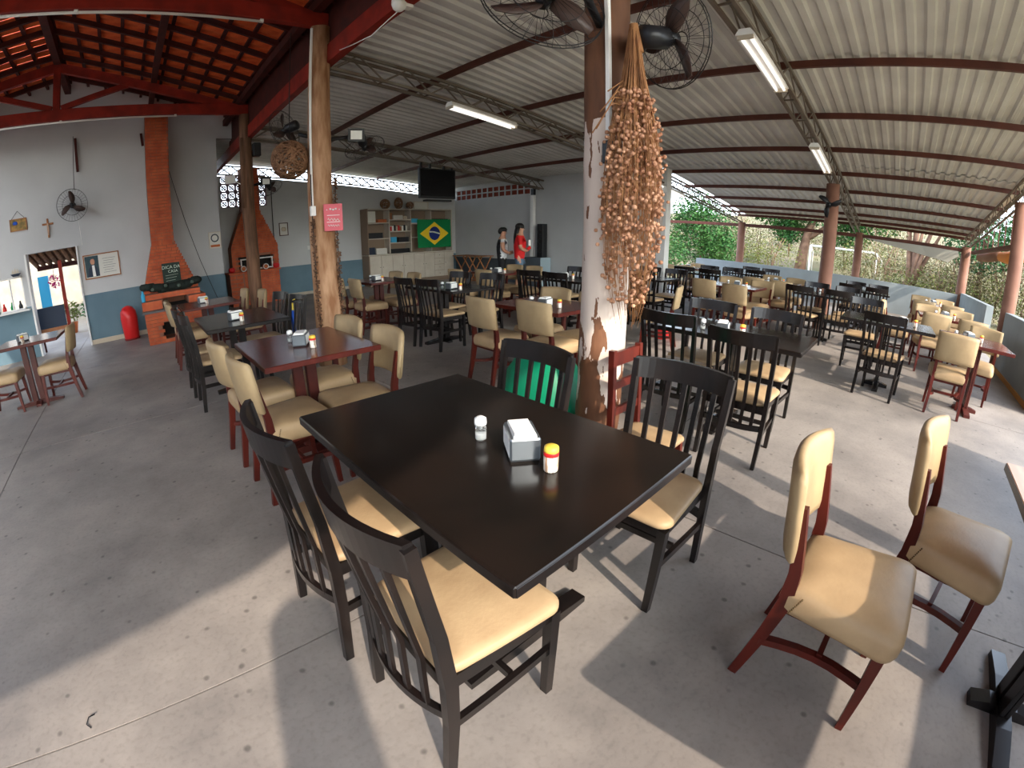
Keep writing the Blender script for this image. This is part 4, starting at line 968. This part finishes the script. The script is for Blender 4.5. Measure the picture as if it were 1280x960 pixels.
MB().bbox(-.34,.36,-.06,.10,-.07,-.03,.006).build('bottom_tray','plasticblack',tv)
dc = thing('dome_camera','white security camera with a dangling cable on the red beam','camera',(2.0,3.40,3.50))
MB().lathe([(.065,.02),(.065,-.02),(.055,-.05),(.03,-.075),(.01,-.08)],14).build('dome','tube',dc); MB().bbox(.02,.12,-.04,.04,-.03,.03).build('mount','tube',dc)
MB().tube([(.05,.05,-.02),(-.02,.45,-.14),(.0,.9,-.06),(.02,1.25,.02)],.005,5).build('cable','tube',dc)

# ------------------------------------------------------------------ berry bunch, ducts and things on the posts
bn = thing('berry_bunch','large hanging bunch of dried palm berry stems tied to the worn post','dried plant',(1.865,1.115,0))
rnd = random.Random(11); st_, be = MB(), MB()
def env(z): # bunch radius by height
    E_ = ((1.0,.045),(1.12,.085),(1.3,.13),(1.6,.148),(1.9,.125),(2.1,.078),(2.36,.02),(2.7,.02))
    for (za,ra),(zb,rb) in zip(E_, E_[1:]):
        if za <= z <= zb: return ra+(rb-ra)*(z-za)/(zb-za)
    return .02
for k in range(170):
    a = rnd.uniform(0,2*PI); f = rnd.random()**.5; zb = rnd.uniform(1.0,1.6); pts = []; sw = rnd.uniform(-.5,.5)
    for i in range(7):
        z = 2.44+(zb-2.44)*i/6; r_ = env(z)*f; aa = a+sw*i/6; pts.append((r_*math.cos(aa)+rnd.uniform(-.012,.012)*(i/6), r_*math.sin(aa)+rnd.uniform(-.012,.012)*(i/6), z))
    st_.tube(pts,[.0022-.0002*i for i in range(7)],3)
    for _ in range(8):
        z = rnd.uniform(max(zb,1.12), 2.12); r_ = env(z)*min(1.02,f+.10)*rnd.uniform(.85,1.04)
        p = (r_*math.cos(a+rnd.uniform(-.3,.3)), r_*math.sin(a+rnd.uniform(-.3,.3)), z); be.ball(p,.0105*rnd.uniform(.75,1.15),7,5)
stuff(st_.build('stems','straw',bn)); stuff(be.build('berries','berry',bn))
MB().tube([(.015,-.01,2.32),(.0,.0,2.46)],[.03,.022],8).build('tied_stem','straw',bn)
for k in range(5): MB().tube([(.0,.0,2.20-.04*k),(-.06-.02*k,.03,2.16-.03*k),(-.13-.015*k,.06+.01*k,2.10-.05*k-.03*(k%2))],.003,4).build('loose_twig','straw',bn)
du = thing('cable_duct','pinkish cable duct running down the worn white post','duct',(1.862,1.255,0))
MB().bbox(-.012,.012,-.012,.012,1.92,2.95,.003).build('duct','tube',du); MB().bbox(-.03,.02,-.03,.02,1.79,1.90,.006).build('outlet_box','plasticblack',du)
du = thing('cable_duct','white cable duct running down the pink-signed post','duct',(1.835,5.02,0))
MB().bbox(-.012,.012,-.012,.012,1.85,3.9,.003).build('duct','tube',du); MB().bbox(-.03,.03,-.03,.02,1.74,1.85,.006).build('outlet_box','tube',du)
sg = thing('pink_sign','pink sign with white lettering on the thick log post','sign',(2.03,4.905,1.56)); sg.rotation_euler[2] = R(-14)
MB().bbox(-.105,.105,-.008,.008,0,.30,.003).build('board','pink',sg)
for k,(x0,x1,z) in enumerate(((-.07,.07,.17),(-.075,.075,.095))): MB().box(x0,x1,-.0105,-.007,z,z+.007).build('white_rule','napkin',sg)
for k,x in enumerate((-.07,-.03,.0,.03,.07)): MB().ball((x,-.009,.235+.008*(k%2)),.013 if 0<k<4 else .007,6,4,sc=(1,.2,1)).build('white_motif','napkin',sg)
for zc, amp, n_ in ((.125,.018,7),(.058,.012,9)):
    MB().tube([(-.065+.13*i/(2*n_), -.0095, zc+amp*math.sin(i*1.7)*(1 if i % 3 else .4)) for i in range(2*n_+1)],.0035,4).build('white_script','napkin',sg)
for dx, dy, lab in ((-.15,-.10,'barbecue'),(.12,-.14,'garden')):
    gl = thing('seed_garland','string of dark dried seeds hanging on the %s side of the pink-signed post' % lab,'garland',(1.97+dx,5.1+dy,0)); g = MB(); rr = random.Random(5)
    for k in range(220):
        z = rr.uniform(.35,1.7) if dx < 0 else rr.uniform(.5,2.15); g.ball((rr.uniform(-.022,.022),rr.uniform(-.022,.022),z),.012,5,4)
    stuff(g.build('seeds','logdark',gl)); MB().cyl((0,0,.35),(0,0,2.2),.006,n=5).build('string','wire',gl)
def wickerball(label, c, r, n=26, th=.006, sq=1.0, group=None, hang=None, wm='wicker'):
    t = thing('wicker_ball',label,'lamp' if hang else 'ornament',c,0,group); rr = random.Random(int(r*1000)); mb = MB()
    for k in range(n):
        nn = Vector((rr.gauss(0,1),rr.gauss(0,1),rr.gauss(0,1))).normalized(); u = nn.orthogonal().normalized(); v = nn.cross(u)
        off = rr.uniform(-.5,.5)*r; q = math.sqrt(max(.01,r*r-off*off)); mb.tube([Vector(((nn*off+u*q*math.cos(a)+v*q*math.sin(a)).x,(nn*off+u*q*math.cos(a)+v*q*math.sin(a)).y,(nn*off+u*q*math.cos(a)+v*q*math.sin(a)).z*sq)) for a in [2*PI*i/16 for i in range(16)]],th,4,closed=True)
    stuff(mb.build('woven_canes',wm,t))
    if hang: MB().cyl((0,0,r*.9),(0,0,hang),.006,n=5).build('cord','wire',t)
wickerball('large woven wicker ball hanging beside the pink-signed post',(1.66,5.22,2.40),.215,60,.006,hang=1.5)

# ------------------------------------------------------------------ shelving unit and flag
su = thing('shelving_unit','tall cream shelving unit with cupboards on the back wall','shelf',(0,0,0))
X0,X1,YF,YB = 6.28,9.47,12.62,12.985
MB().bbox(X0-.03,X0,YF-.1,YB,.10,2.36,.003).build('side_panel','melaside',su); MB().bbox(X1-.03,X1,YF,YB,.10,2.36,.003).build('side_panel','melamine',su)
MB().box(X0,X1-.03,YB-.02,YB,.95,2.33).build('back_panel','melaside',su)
MB().bbox(X0,X1+.0,YF,YB,2.33,2.365,.003).build('top_panel','melamine',su); MB().bbox(X0-.03,X1+.04,YF-.12,YB,.94,.975,.003).build('counter','melamine',su)
DV = [X0, 7.06, 7.84, 8.62, X1-.03]
for x in DV[1:4]: MB().box(x-.015,x+.015,YF,YB-.02,.975,2.33).build('divider','melamine',su)
for i,zs in enumerate(((1.93,1.45),(2.02,1.66,1.3),(1.9,1.45),(1.95,1.6,1.3))):
    for z in zs: MB().box(DV[i]+.015,DV[i+1]-.015,YF,YB-.02,z-.015,z+.015).build('shelf_board','melamine',su)
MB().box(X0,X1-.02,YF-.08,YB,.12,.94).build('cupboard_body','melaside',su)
nd = 8
for k in range(nd):
    a = X0+.01+(X1-X0-.03)*k/nd; b = a+(X1-X0-.03)/nd-.012
    if k == 6:
        for j in range(4): dw = MB().bbox(a,b,YF-.10,YF-.08,.14+.2*j,.33+.2*j,.004).build('drawer','melamine',su); MB().ball(((a+b)/2,YF-.11,.24+.2*j),.013,6,4).build('knob','plasticblack',dw)
    else:
        dr = MB().bbox(a,b,YF-.10,YF-.08,.14,.93,.004).build('door','melamine',su); MB().ball((b-.04 if k % 2 == 0 else a+.04,YF-.11,.58),.014,6,4).build('knob','plasticblack',dr)
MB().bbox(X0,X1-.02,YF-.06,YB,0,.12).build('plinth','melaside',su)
def sbox(name,label,cat,x0,x1,z,h,m,y=12.74):
    return tag(MB().bbox(x0,x1,y-.07,y+.09,z,z+h,.008).build(name,m),label,cat)
sbox('mirror_panel','bright mirrored panel in the top compartment of the shelving unit','mirror',6.33,6.68,1.96,.34,'lens',12.86)
sbox('storage_box','orange tray on the top shelf of the shelving unit','box',6.70,7.0,1.946,.10,'terracotta')
for k,(x0,w_,h_,m,lab) in enumerate(((7.1,.10,.2,'wood','brown photo box'),(7.24,.34,.13,'paper','pale paper box'),(7.62,.12,.10,'cream','small cream box'))): sbox('storage_box',lab+' on the upper shelf beside the divider','box',x0,x0+w_,2.036,h_,m)
for k in range(9): sbox('book',['red','white','dark','cream','red','brown','white','black','grey'][k]+'-spined book number %d along the book shelf' % (k+1) if False else ['narrow red','tall white','dark','cream','wide red','brown','short white','black','grey'][k]+' book standing in the row of books','book',7.12+.07*k,7.12+.07*k+.055,1.676,.14+.05*((k*7)%5)/5,['redplastic','napkin','plasticblack','cream','redplastic','wood','napkin','plasticblack','paper'][k])
sbox('stereo','black stereo on the lower left shelf of the unit','stereo',6.36,6.85,1.466,.17,'plasticblack'); sbox('stereo','dark radio in the bottom left compartment','stereo',6.34,6.56,.976,.22,'navy'); sbox('storage_box','grey case in the bottom left compartment','box',6.6,6.98,.976,.18,'paper')
sbox('storage_box','pale green box beside the black bag','box',7.14,7.34,1.316,.17,'cyan'); sbox('bag','black bag on the shelf below the books','bag',7.4,7.78,1.316,.16,'plasticblack'); sbox('bag','flat black bag in the bottom middle compartment','bag',7.1,7.8,.976,.14,'plasticblack')
sbox('storage_box','teal box in the third column of shelves','box',7.9,8.15,1.916,.14,'cyan'); sbox('storage_box','dark folded cloth above the flag','cloth',8.7,9.35,1.966,.08,'plasticblack')
fg = thing('brazil_flag'.replace('brazil_','national_'),'green flag with yellow diamond and blue disc on the shelving unit','flag',(8.72,12.585,1.10))
def wav(x,z): return .012*math.sin(x*9)+.006*math.sin(z*7+x*4)
fw,fh = .66,.92
gm = MB(); nx,nz = 14,8
def sheetpts(dy): return [[(-fw+2*fw*i/nx, wav(-fw+2*fw*i/nx,fh*j/nz)+dy, fh*j/nz) for i in range(nx+1)] for j in range(nz+1)]
A = sheetpts(0); Bq = sheetpts(.004); gm.loft([r for r in A],closed=False); gm.loft([r for r in Bq],closed=False); gm.build('green_field','green',fg)
def onflag(pts2, off): return [(x, wav(x,z)-off, z) for x,z in pts2]
dm = MB(); c0 = (0,fh/2); rim = []
for (a,b) in (((-.56,.46),(0,.84)),((0,.84),(.56,.46)),((.56,.46),(0,.08)),((0,.08),(-.56,.46))):
    for i in range(8): rim.append((a[0]+(b[0]-a[0])*i/8, a[1]+(b[1]-a[1])*i/8))
def fan_mesh(rim, off, rings=6):
    mb = MB(); L_ = [[(c0[0]+(x-c0[0])*k/rings, c0[1]+(z-c0[1])*k/rings) for x,z in rim] for k in range(1,rings+1)]
    mb.loft([onflag(r,off) for r in L_],caps=False); mb.add(onflag(L_[0],off),[tuple(range(len(rim)))]); return mb
fan_mesh(rim,.004).build('yellow_diamond','flagyellow',fg)
fan_mesh([(.225*math.cos(2*PI*i/28),.46+.225*math.sin(2*PI*i/28)) for i in range(28)],.008).build('blue_disc','flagblue',fg)
bd = MB(); lo_,hi_ = [],[]
for i in range(13):
    x = -.21+.42*i/12; z = .50-.25*(x+.08)**2*1.6-.10*(x); lo_.append((x,z-.022)); hi_.append((x,z+.022))
bd.loft([onflag(lo_,.012),onflag(hi_,.012)],closed=False); bd.build('white_band','flagwhite',fg)
text_mesh('ORDEM E PROGRESSO',.034,'motto_lettering','green',fg,(0,-.028,.49),(R(90),R(6),0))
wickerball('round dark wicker ball on top of the shelving unit',(7.02,12.78,2.52),.155,22,.008,group='wicker ornaments on the shelving unit')
wickerball('tall dark wicker vase shape on top of the shelving unit',(7.50,12.78,2.548),.135,22,.008,1.35,group='wicker ornaments on the shelving unit')
wickerball('smallest wicker ball next to the framed picture on the shelving unit',(7.92,12.78,2.485),.12,18,.008,group='wicker ornaments on the shelving unit')
frame('pale framed picture leaning on top of the shelving unit',8.15,8.72,2.366,2.62,12.93,.02,fm='cream')

# ------------------------------------------------------------------ back corner: downpipe, plinth, speaker, folding table, people
tag(MB().bbox(9.72,9.84,9.10,9.22,.84,3.0,.01).build('downpipe','white'),'white square downpipe on the grey wall','pipe')
pd_ = MB(); pd_.box(9.45,9.89,8.55,9.2,0,.83); o = pd_.build('plinth','dado_dark'); tag(o,'dark plinth at the foot of the white downpipe','plinth')
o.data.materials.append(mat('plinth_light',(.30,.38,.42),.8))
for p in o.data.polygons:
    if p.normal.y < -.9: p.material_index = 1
sp = thing('column_speaker','tall black column speaker standing on the dark plinth','speaker',(9.72,8.74,.832)); MB().bbox(-.10,.10,-.11,.11,0,.95,.01).build('cabinet','plasticblack',sp)
for k in range(3): MB().lathe([(.07,0),(.065,.012),(.02,.004)],14).build('driver','wire',sp,(-.101,0,.2+.26*k)).rotation_euler = (0,R(-90),0)
for yy, lab in ((11.0,'folding wooden table with crossed legs by the dark dado'),(11.75,'second folding wooden table nearer the shelving unit')):
    ft = thing('folding_table',lab,'table',(9.35,yy,0),0,'folding wooden tables')
    for k in range(6): MB().bbox(-.30+.1*k,-.21+.1*k,-.31,.31,.80,.825,.003).build('top_slat','wood',ft)
    for y_ in (-.22,.22): MB().beam((-.25,y_,0),(.25,y_,.79),.03,.035).build('leg','wood',ft); MB().beam((.25,y_+.03,0),(-.25,y_+.03,.79),.03,.035).build('leg','wood',ft)
    for x_ in (-.23,.23): MB().beam((x_,-.25,.05),(x_,.25,.05),.025,.03).build('rail','wood',ft)

def person(name, loc, rz, H, joints, radii, edges, paint, mats, label):
    """one continuous skinned body; materials chosen per face by position (clothes follow the body)"""
    me = bpy.data.meshes.new('body'); me.from_pydata(joints, edges, []); me.update()
    o = bpy.data.objects.new('body', me); C.objects.link(o)
    sk = o.modifiers.new('skin','SKIN'); sk.use_smooth_shade = True
    for i,r in enumerate(radii):
        rr = r if isinstance(r,tuple) else (r,r); me.skin_vertices[0].data[i].radius = rr
    me.skin_vertices[0].data[0].use_root = True
    ss = o.modifiers.new('sub','SUBSURF'); ss.levels = 2
    bpy.context.view_layer.update(); dg = bpy.context.evaluated_depsgraph_get()
    nm = bpy.data.meshes.new_from_object(o.evaluated_get(dg)); bpy.data.objects.remove(o)
    nm.materials.clear()
    for m in mats: nm.materials.append(MT[m])
    for p in nm.polygons: p.material_index = paint(p.center); p.use_smooth = True
    t = thing('person',label,'person',loc,rz); link('body',nm,t); return t
def fig(H, shoulder, hip, chest, arms, legs, bust=0.0, seat=0.0):
    k = H/1.70
    J = [(0,0,.95),(0,0,1.12),(.01+bust*.3,0,1.28),(0,0,1.42),(.015,0,1.51),(.03,0,1.60),(.03,0,1.66)]
    Rr = [(hip*1.05,hip*1.25),(chest*1.0,chest*1.15),(chest*1.15,chest*1.28),(.085,shoulder*.62),(.055,.055),(.092,.08),(.065,.06)]
    E = [(0,1),(1,2),(2,3),(3,4),(4,5),(5,6)]
    for s_,(el,wr,ha) in zip((1,-1),arms):
        b = len(J); J += [(0,s_*shoulder,1.40),el,wr,ha]; Rr += [.062,.048,.037,.032]; E += [(3,b),(b,b+1),(b+1,b+2),(b+2,b+3)]
        f0 = len(J); hx = Vector(ha); d_ = (Vector(ha)-Vector(wr)).normalized(); sd_ = d_.cross(Vector((0,1,.2))).normalized()
        for q in range(4): J.append(tuple(hx+d_*(.07+.012*(1 if q in (1,2) else 0))+sd_*(.024*(q-1.5)))); Rr.append(.0085); E.append((b+3,f0+q))
        J.append(tuple(Vector(wr)+d_*.05+sd_*.055)); Rr.append(.010); E.append((b+3,f0+4))
    for s_,(kn,an,to) in zip((1,-1),legs):
        b = len(J); J += [(0,s_*.095,.88),kn,an,to]; Rr += [.105,.068,.046,(.03,.045)]; E += [(0,b),(b,b+1),(b+1,b+2),(b+2,b+3)]
    return [(x*k,y*k,z*k) for x,y,z in J], [tuple(q*k for q in r) if isinstance(r,tuple) else r*k for r in Rr], E
def face(t, k, dz, hairfun):
    hz = 1.60*k+dz
    for s_ in (1,-1):
        MB().ball((.105*k,s_*.032*k,hz+.012),.011*k,6,4).build('eye','hair',t); MB().ball((.02*k,s_*.082*k,hz),.02*k,6,4,sc=(.8,.4,1.3)).build('ear','skin',t)
    MB().loft([[(.108*k,-.012*k,hz-.03),(.108*k,.012*k,hz-.03),(.128*k,0,hz-.028)],[(.108*k,-.005*k,hz+.01),(.108*k,.005*k,hz+.01),(.113*k,0,hz+.01)]]).build('nose','skin',t)
    MB().ball((.107*k,0,hz-.05),.016*k,6,4,sc=(.4,1.2,.35)).build('mouth','redcloth',t)
    hairfun(t,k,hz)
# person in the white and black sleeveless top, looking down at the hands
H1 = 1.62; k1 = H1/1.70
J,Rd,E_ = fig(H1,.175,.145,.15,[((.02,.23,1.17),(.17,.14,1.06),(.22,.09,1.08)),((.02,-.23,1.17),(.17,-.14,1.08),(.22,-.08,1.10))],[((.03,.10,.50),(-.02,.10,.09),(.13,.11,.035)),((-.02,-.10,.50),(-.04,-.10,.09),(.11,-.11,.035))])
def paint1(c):
    z = c.z/k1
    if z < .07: return 4
    arm = abs(c.y)/k1 > .185 or (c.x/k1 > .155 and z < 1.25 and z > 1.0)
    if z > 1.43: return 0
    if arm and z < 1.36: return 0
    if z > .97: return 2 if c.x < -.03 else 1
    if z > .52: return 3
    return 0
t = person('p',(7.35,7.86,0),R(-42),H1,J,Rd,E_,paint1,['skin','whitecloth','blackcloth','blackcloth','plasticblack'],'person in a white and black top and dark shorts, head bowed')
def cap(t,k,hz):
    mb = MB(); mb.ball((.02*k,0,hz+.055),.098*k,14,8,sc=(1.08,.92,.72)); mb.build('hair','hair',t)
    MB().ball((-.035*k,0,hz+.02),.085*k,12,7,sc=(.8,.95,.9)).build('hair_back','hair',t)
face(t,k1,0,cap)
# person in the red shirt and denim shorts, long dark hair
H2 = 1.70; k2 = 1
J,Rd,E_ = fig(H2,.17,.155,.145,[((.0,.22,1.15),(.07,.20,.92),(.10,.19,.85)),((.01,-.22,1.16),(.15,-.17,1.10),(.20,-.12,1.15))],[((.03,.09,.50),(.0,.09,.09),(.14,.10,.035)),((-.03,-.09,.50),(-.08,-.09,.09),(.06,-.10,.035))],bust=.05)
def paint2(c):
    z = c.z
    if z < .07: return 3
    if z > 1.44: return 0
    arm = abs(c.y) > .175
    if arm and z < 1.24: return 0
    if z > .93: return 1
    if z > .74: return 2
    return 0
t = person('p',(7.42,7.36,0),R(-42),H2,J,Rd,E_,paint2,['skin','redcloth','denim','plasticblack'],'person in a red shirt and denim shorts with long dark hair')
def longhair(t,k,hz):
    MB().ball((.005,0,hz+.045),.105,14,8,sc=(1.02,.9,.85)).build('hair','hair',t)
    rings = []
    for z,rx,ry,cx in ((hz+.05,.06,.085,-.03),(hz-.05,.065,.09,-.05),(hz-.18,.06,.095,-.075),(hz-.32,.045,.08,-.09),(hz-.42,.02,.045,-.095)):
        rings.append([(cx+rx*math.cos(a),ry*math.sin(a),z) for a in [2*PI*i/14 for i in range(14)]])
    MB().loft(rings,smooth=True).build('hair_length','hair',t)
face(t,1,0,longhair)
ph = thing('phone','small white phone held by the person in red','phone',(7.50,7.12,1.22)); MB().bbox(-.035,.035,-.006,.006,0,.13,.004).build('case','napkin',ph); MB().box(-.03,.03,.006,.0075,.01,.12).build('display','screen',ph)

# ------------------------------------------------------------------ things around the berry-hung post and chairs
gb = thing('green_sack','bright green plastic sack slumped at the foot of the worn post','sack',(2.02,1.78,0)); mb = MB(); rings = []; rr = random.Random(4)
for z,rx,ry,cx in ((0,.20,.26,0),(.06,.23,.30,0),(.2,.24,.31,0),(.42,.22,.28,0),(.60,.19,.23,.0),(.72,.13,.17,0),(.77,.06,.09,0)):
    rings.append([(cx+(abs(math.cos(a))**.7*math.copysign(1,math.cos(a)))*rx*(1+rr.uniform(-.05,.05)),(abs(math.sin(a))**.7*math.copysign(1,math.sin(a)))*ry*(1+rr.uniform(-.05,.05)),z) for a in [2*PI*i/20 for i in range(20)]])
mb.loft(rings,smooth=True); mb.build('bag','greenplastic',gb)
MB().tube([(-.23,.20,.42),(-.26,.05,.30),(-.25,-.12,.28),(-.20,-.24,.30)],.006,5).build('drawstring','plasticblack',gb)
hc = thing('child_chair','small dark red ladder-back child chair in front of the worn post','chair',(1.93,.985,0),R(-90))
for s_ in (-1,1):
    MB().path_beam([(-.16,s_*.135,0),(-.14,s_*.13,.45),(-.165,s_*.125,.90)],(.028,.032)).build('rear_leg','redchair',hc)
    MB().path_beam([(.15,s_*.14,0),(.13,s_*.13,.43)],(.028,.03)).build('front_leg','redchair',hc)
    MB().beam((-.14,s_*.13,.2),(.14,s_*.13,.2),.02,.025).build('side_stretcher','redchair',hc)
for z0,z1,x in ((.82,.89,-.16),(.70,.74,-.152),(.56,.60,-.145)): MB().box(x-.009,x+.009,-.12,.12,z0,z1).build('back_rail','redchair',hc)
cushion(-.15,.16,.27,.29,.43,.465,round_=.03).build('seat','vinyl2',hc)
rb = thing('red_bag','small red bag on the floor behind the lone sideways chair','bag',(6.05,2.98,0)); MB().loft([[(-.09,-.06,0),(.09,-.06,0),(.09,.06,0),(-.09,.06,0)],[(-.11,-.07,.12),(.11,-.07,.12),(.11,.07,.12),(-.11,.07,.12)],[(-.08,-.03,.26),(.08,-.03,.26),(.08,.03,.26),(-.08,.03,.26)]],smooth=False).build('body','redplastic',rb)
MB().tube([(-.06,0,.25),(-.04,0,.36),(.04,0,.36),(.06,0,.25)],.007,5).build('handle','redplastic',rb)
js = thing('sports_scarf','blue cloth with a yellow band hung between two black chairs','cloth',(1.475,4.93,.44)); MB().bbox(-.012,.012,-.035,.035,-.10,.30,.004).build('blue_part','blue',js); MB().bbox(-.0125,.0125,-.036,.036,.30,.42,.004).build('yellow_part','yellow',js); MB().tube([(0,0,.4),(-.01,-.15,.43),(-.03,-.24,.44)],.006,5).build('cord','yellow',js)
ty = MB(); ty.tube([(-.70,1.38,.003),(-.715,1.40,.006),(-.70,1.425,.012),(-.675,1.43,.010)],.0025,5); tag(ty.build('wire_scrap','plasticblack'),'small curled scrap of black wire on the floor joint','wire')

# ------------------------------------------------------------------ garden: goal, fence frame, trees, scrub
go = thing('football_goal','white football goal standing beyond the garden wall','goal',(0,0,0))
MB().tube([(27,4.55,-.05),(27,4.55,1.85)],.06,8).build('goalpost','white',go); MB().tube([(27,.95,-.05),(27,.95,1.85)],.06,8).build('goalpost','white',go); MB().tube([(27,4.55,1.85),(27,.95,1.85)],.06,8).build('crossbar','white',go)
MB().tube([(27,.95,1.85),(28.2,.7,1.5),(28.4,.7,0)],.04,6).build('rear_stay','white',go); MB().tube([(27,4.55,1.85),(28.2,4.6,1.5),(28.4,4.6,0)],.04,6).build('rear_stay','white',go)
ff = thing('wooden_frame','old low wooden frame beside the football goal','frame',(26,0,0)); MB().beam((0,.4,1.15),(0,-1.6,1.05),.1,.14).build('top_bar','bark',ff); MB().beam((0,.4,0),(0,.4,1.2),.12,.12).build('post','bark',ff); MB().beam((0,-1.6,0),(0,-1.6,1.1),.12,.12).build('post','bark',ff)
def tree(name,label,cat,loc,trunk,blobs,leafm,seed,size=.14,group=None,dens=2.2):
    size *= .62; blobs = [(c,r,int(n*dens),sc) for c,r,n,sc in blobs]
    t = thing(name,label,cat,loc,0,group); mb = MB()
    for pts,r0,r1 in trunk: mb.tube(pts,[r0+(r1-r0)*i/(len(pts)-1) for i in range(len(pts))],7)
    if trunk: mb.build('trunk','bark',t)
    q = MB(); rr = random.Random(seed)
    for c,r,n,sc in blobs: leafball(q,c,r,n,size,rr,sc)
    stuff(q.build('foliage',leafm,t)); return t
def pol(az,d,z=0): return (d*math.cos(R(az)),d*math.sin(R(az)),z)
tree('green_tree','dense round green tree behind the far garden wall end','tree',pol(22.3,25),[([(0,0,-.1),(.05,0,1.2),(0,.1,2.4)],.16,.08)],[((0,0,1.9),1.9,2600,(1,1,.95)),((.2,.6,3.0),1.4,1100,(1,1,.9)),((-.3,-.9,1.2),1.2,700,(1,1,.9))],'leaf',1,.15)
tree('green_tree','pale green low shrub beside the white pillar','shrub',pol(26.6,21),[],[((0,0,.8),1.0,900,(1,1,.9))],'leaf',21,.12)
tree('mango_tree','broad spreading dark green tree behind the football goal','tree',pol(9.0,31),[([(0,.9,-.1),(.1,.8,1.3),(.0,.6,2.6),(0,0,4.2)],.42,.18),([(.0,.7,2.2),(.1,-1.2,3.6),(0,-2.2,4.4)],.18,.08)],[((0,-.5,5.0),2.6,3600,(1.2,1.7,.75)),((0,2.2,4.0),1.8,1700,(1,1.2,.8)),((0,-3.2,4.2),2.0,1900,(1,1.1,.8)),((0,1.8,2.6),1.0,500,(1,1,.9)),((0,-2.0,2.7),1.2,600,(1,1.2,.8))],'leaf',2,.2)
br = []
rr = random.Random(8)
for k in range(9):
    a = rr.uniform(-.9,.9); br.append(([(0,0,.5),(rr.uniform(-.2,.2),a*.5,1.5),(rr.uniform(-.4,.4),a*1.2,2.7),(rr.uniform(-.5,.5),a*1.9,3.9+rr.uniform(-.3,.5))],.13,.02))
tree('bare_tree','reddish bare-branched tree behind the garden wall corner','tree',pol(-1.9,20),[([(0,0,-.1),(0,.05,.9)],.32,.2)]+br,[((0,0,3.6),1.9,350,(1,1.2,.6))],'leafd',3,.12)
tree('green_tree','dark leafy tree showing between corner post and side post','tree',pol(-9.6,20),[([(0,0,-.1),(.1,.1,1.6),(0,0,3)],.15,.07)],[((0,0,2.6),1.4,1500,(1,1.2,.8)),((.2,-1.8,3.2),1.3,1200,(1,1.1,.8))],'leafk',4,.14)
SCR = [(20,34,'d'),(17.5,30,'y'),(15.5,33,'d'),(14,28,'y'),(12,38,'d'),(5.5,34,'y'),(3.5,30,'d'),(2,27,'y'),(.5,25,'d'),(-3.5,23,'d'),(-5,19,'y'),(-6.2,22,'d'),(-7.5,17,'d'),(-9,24,'y'),(-11,18,'d'),(-12.5,15,'d'),(-14.5,16,'y'),(-16.5,14,'d'),(8,40,'d'),(24,36,'d'),(27,32,'y'),(-2,30,'d'),(10.5,44,'d'),(18,42,'d'),(0,38,'d'),(-5,32,'d'),(-9,30,'d'),(-13,24,'d')]
for i,(az,d_,kk) in enumerate(SCR):
    d_ = max(d_, 19.5)
    x,y,_ = pol(az,d_); dd = max(0,x-27); z = -.06+.11*dd*min(1,dd/8); h = 1.0+.9*((i*37)%10)/10+(.035*max(0,d_-18))
    tw = []
    rq = random.Random(100+i)
    for k in range(5): tw.append(([(0,0,-.1),(rq.uniform(-.2,.2),rq.uniform(-.3,.3),h*.7),(rq.uniform(-.5,.5),rq.uniform(-.7,.7),h*1.5)],.03,.01))
    tree('scrub_bush',('tawny dry ' if kk == 'd' else 'yellow-green ')+('distant ' if d_ > 28 else '')+'scrub bush '+('near the dense green tree' if az > 16 else 'behind the football goal' if az > 4.5 else 'around the bare reddish tree' if az > -4 else 'outside the corner garden wall' if az > -10 else 'outside the gap in the low wall'),'bush',(x,y,z),tw,[((0,0,h*.75),1.0,700,(1.4,1.9,h*.8)),((.4,1.3,h*.6),.8,300,(1.2,1.6,h*.7))],'leafd' if kk == 'd' else 'leafy',200+i,.055+.0016*d_,'scrub bushes beyond the garden walls')
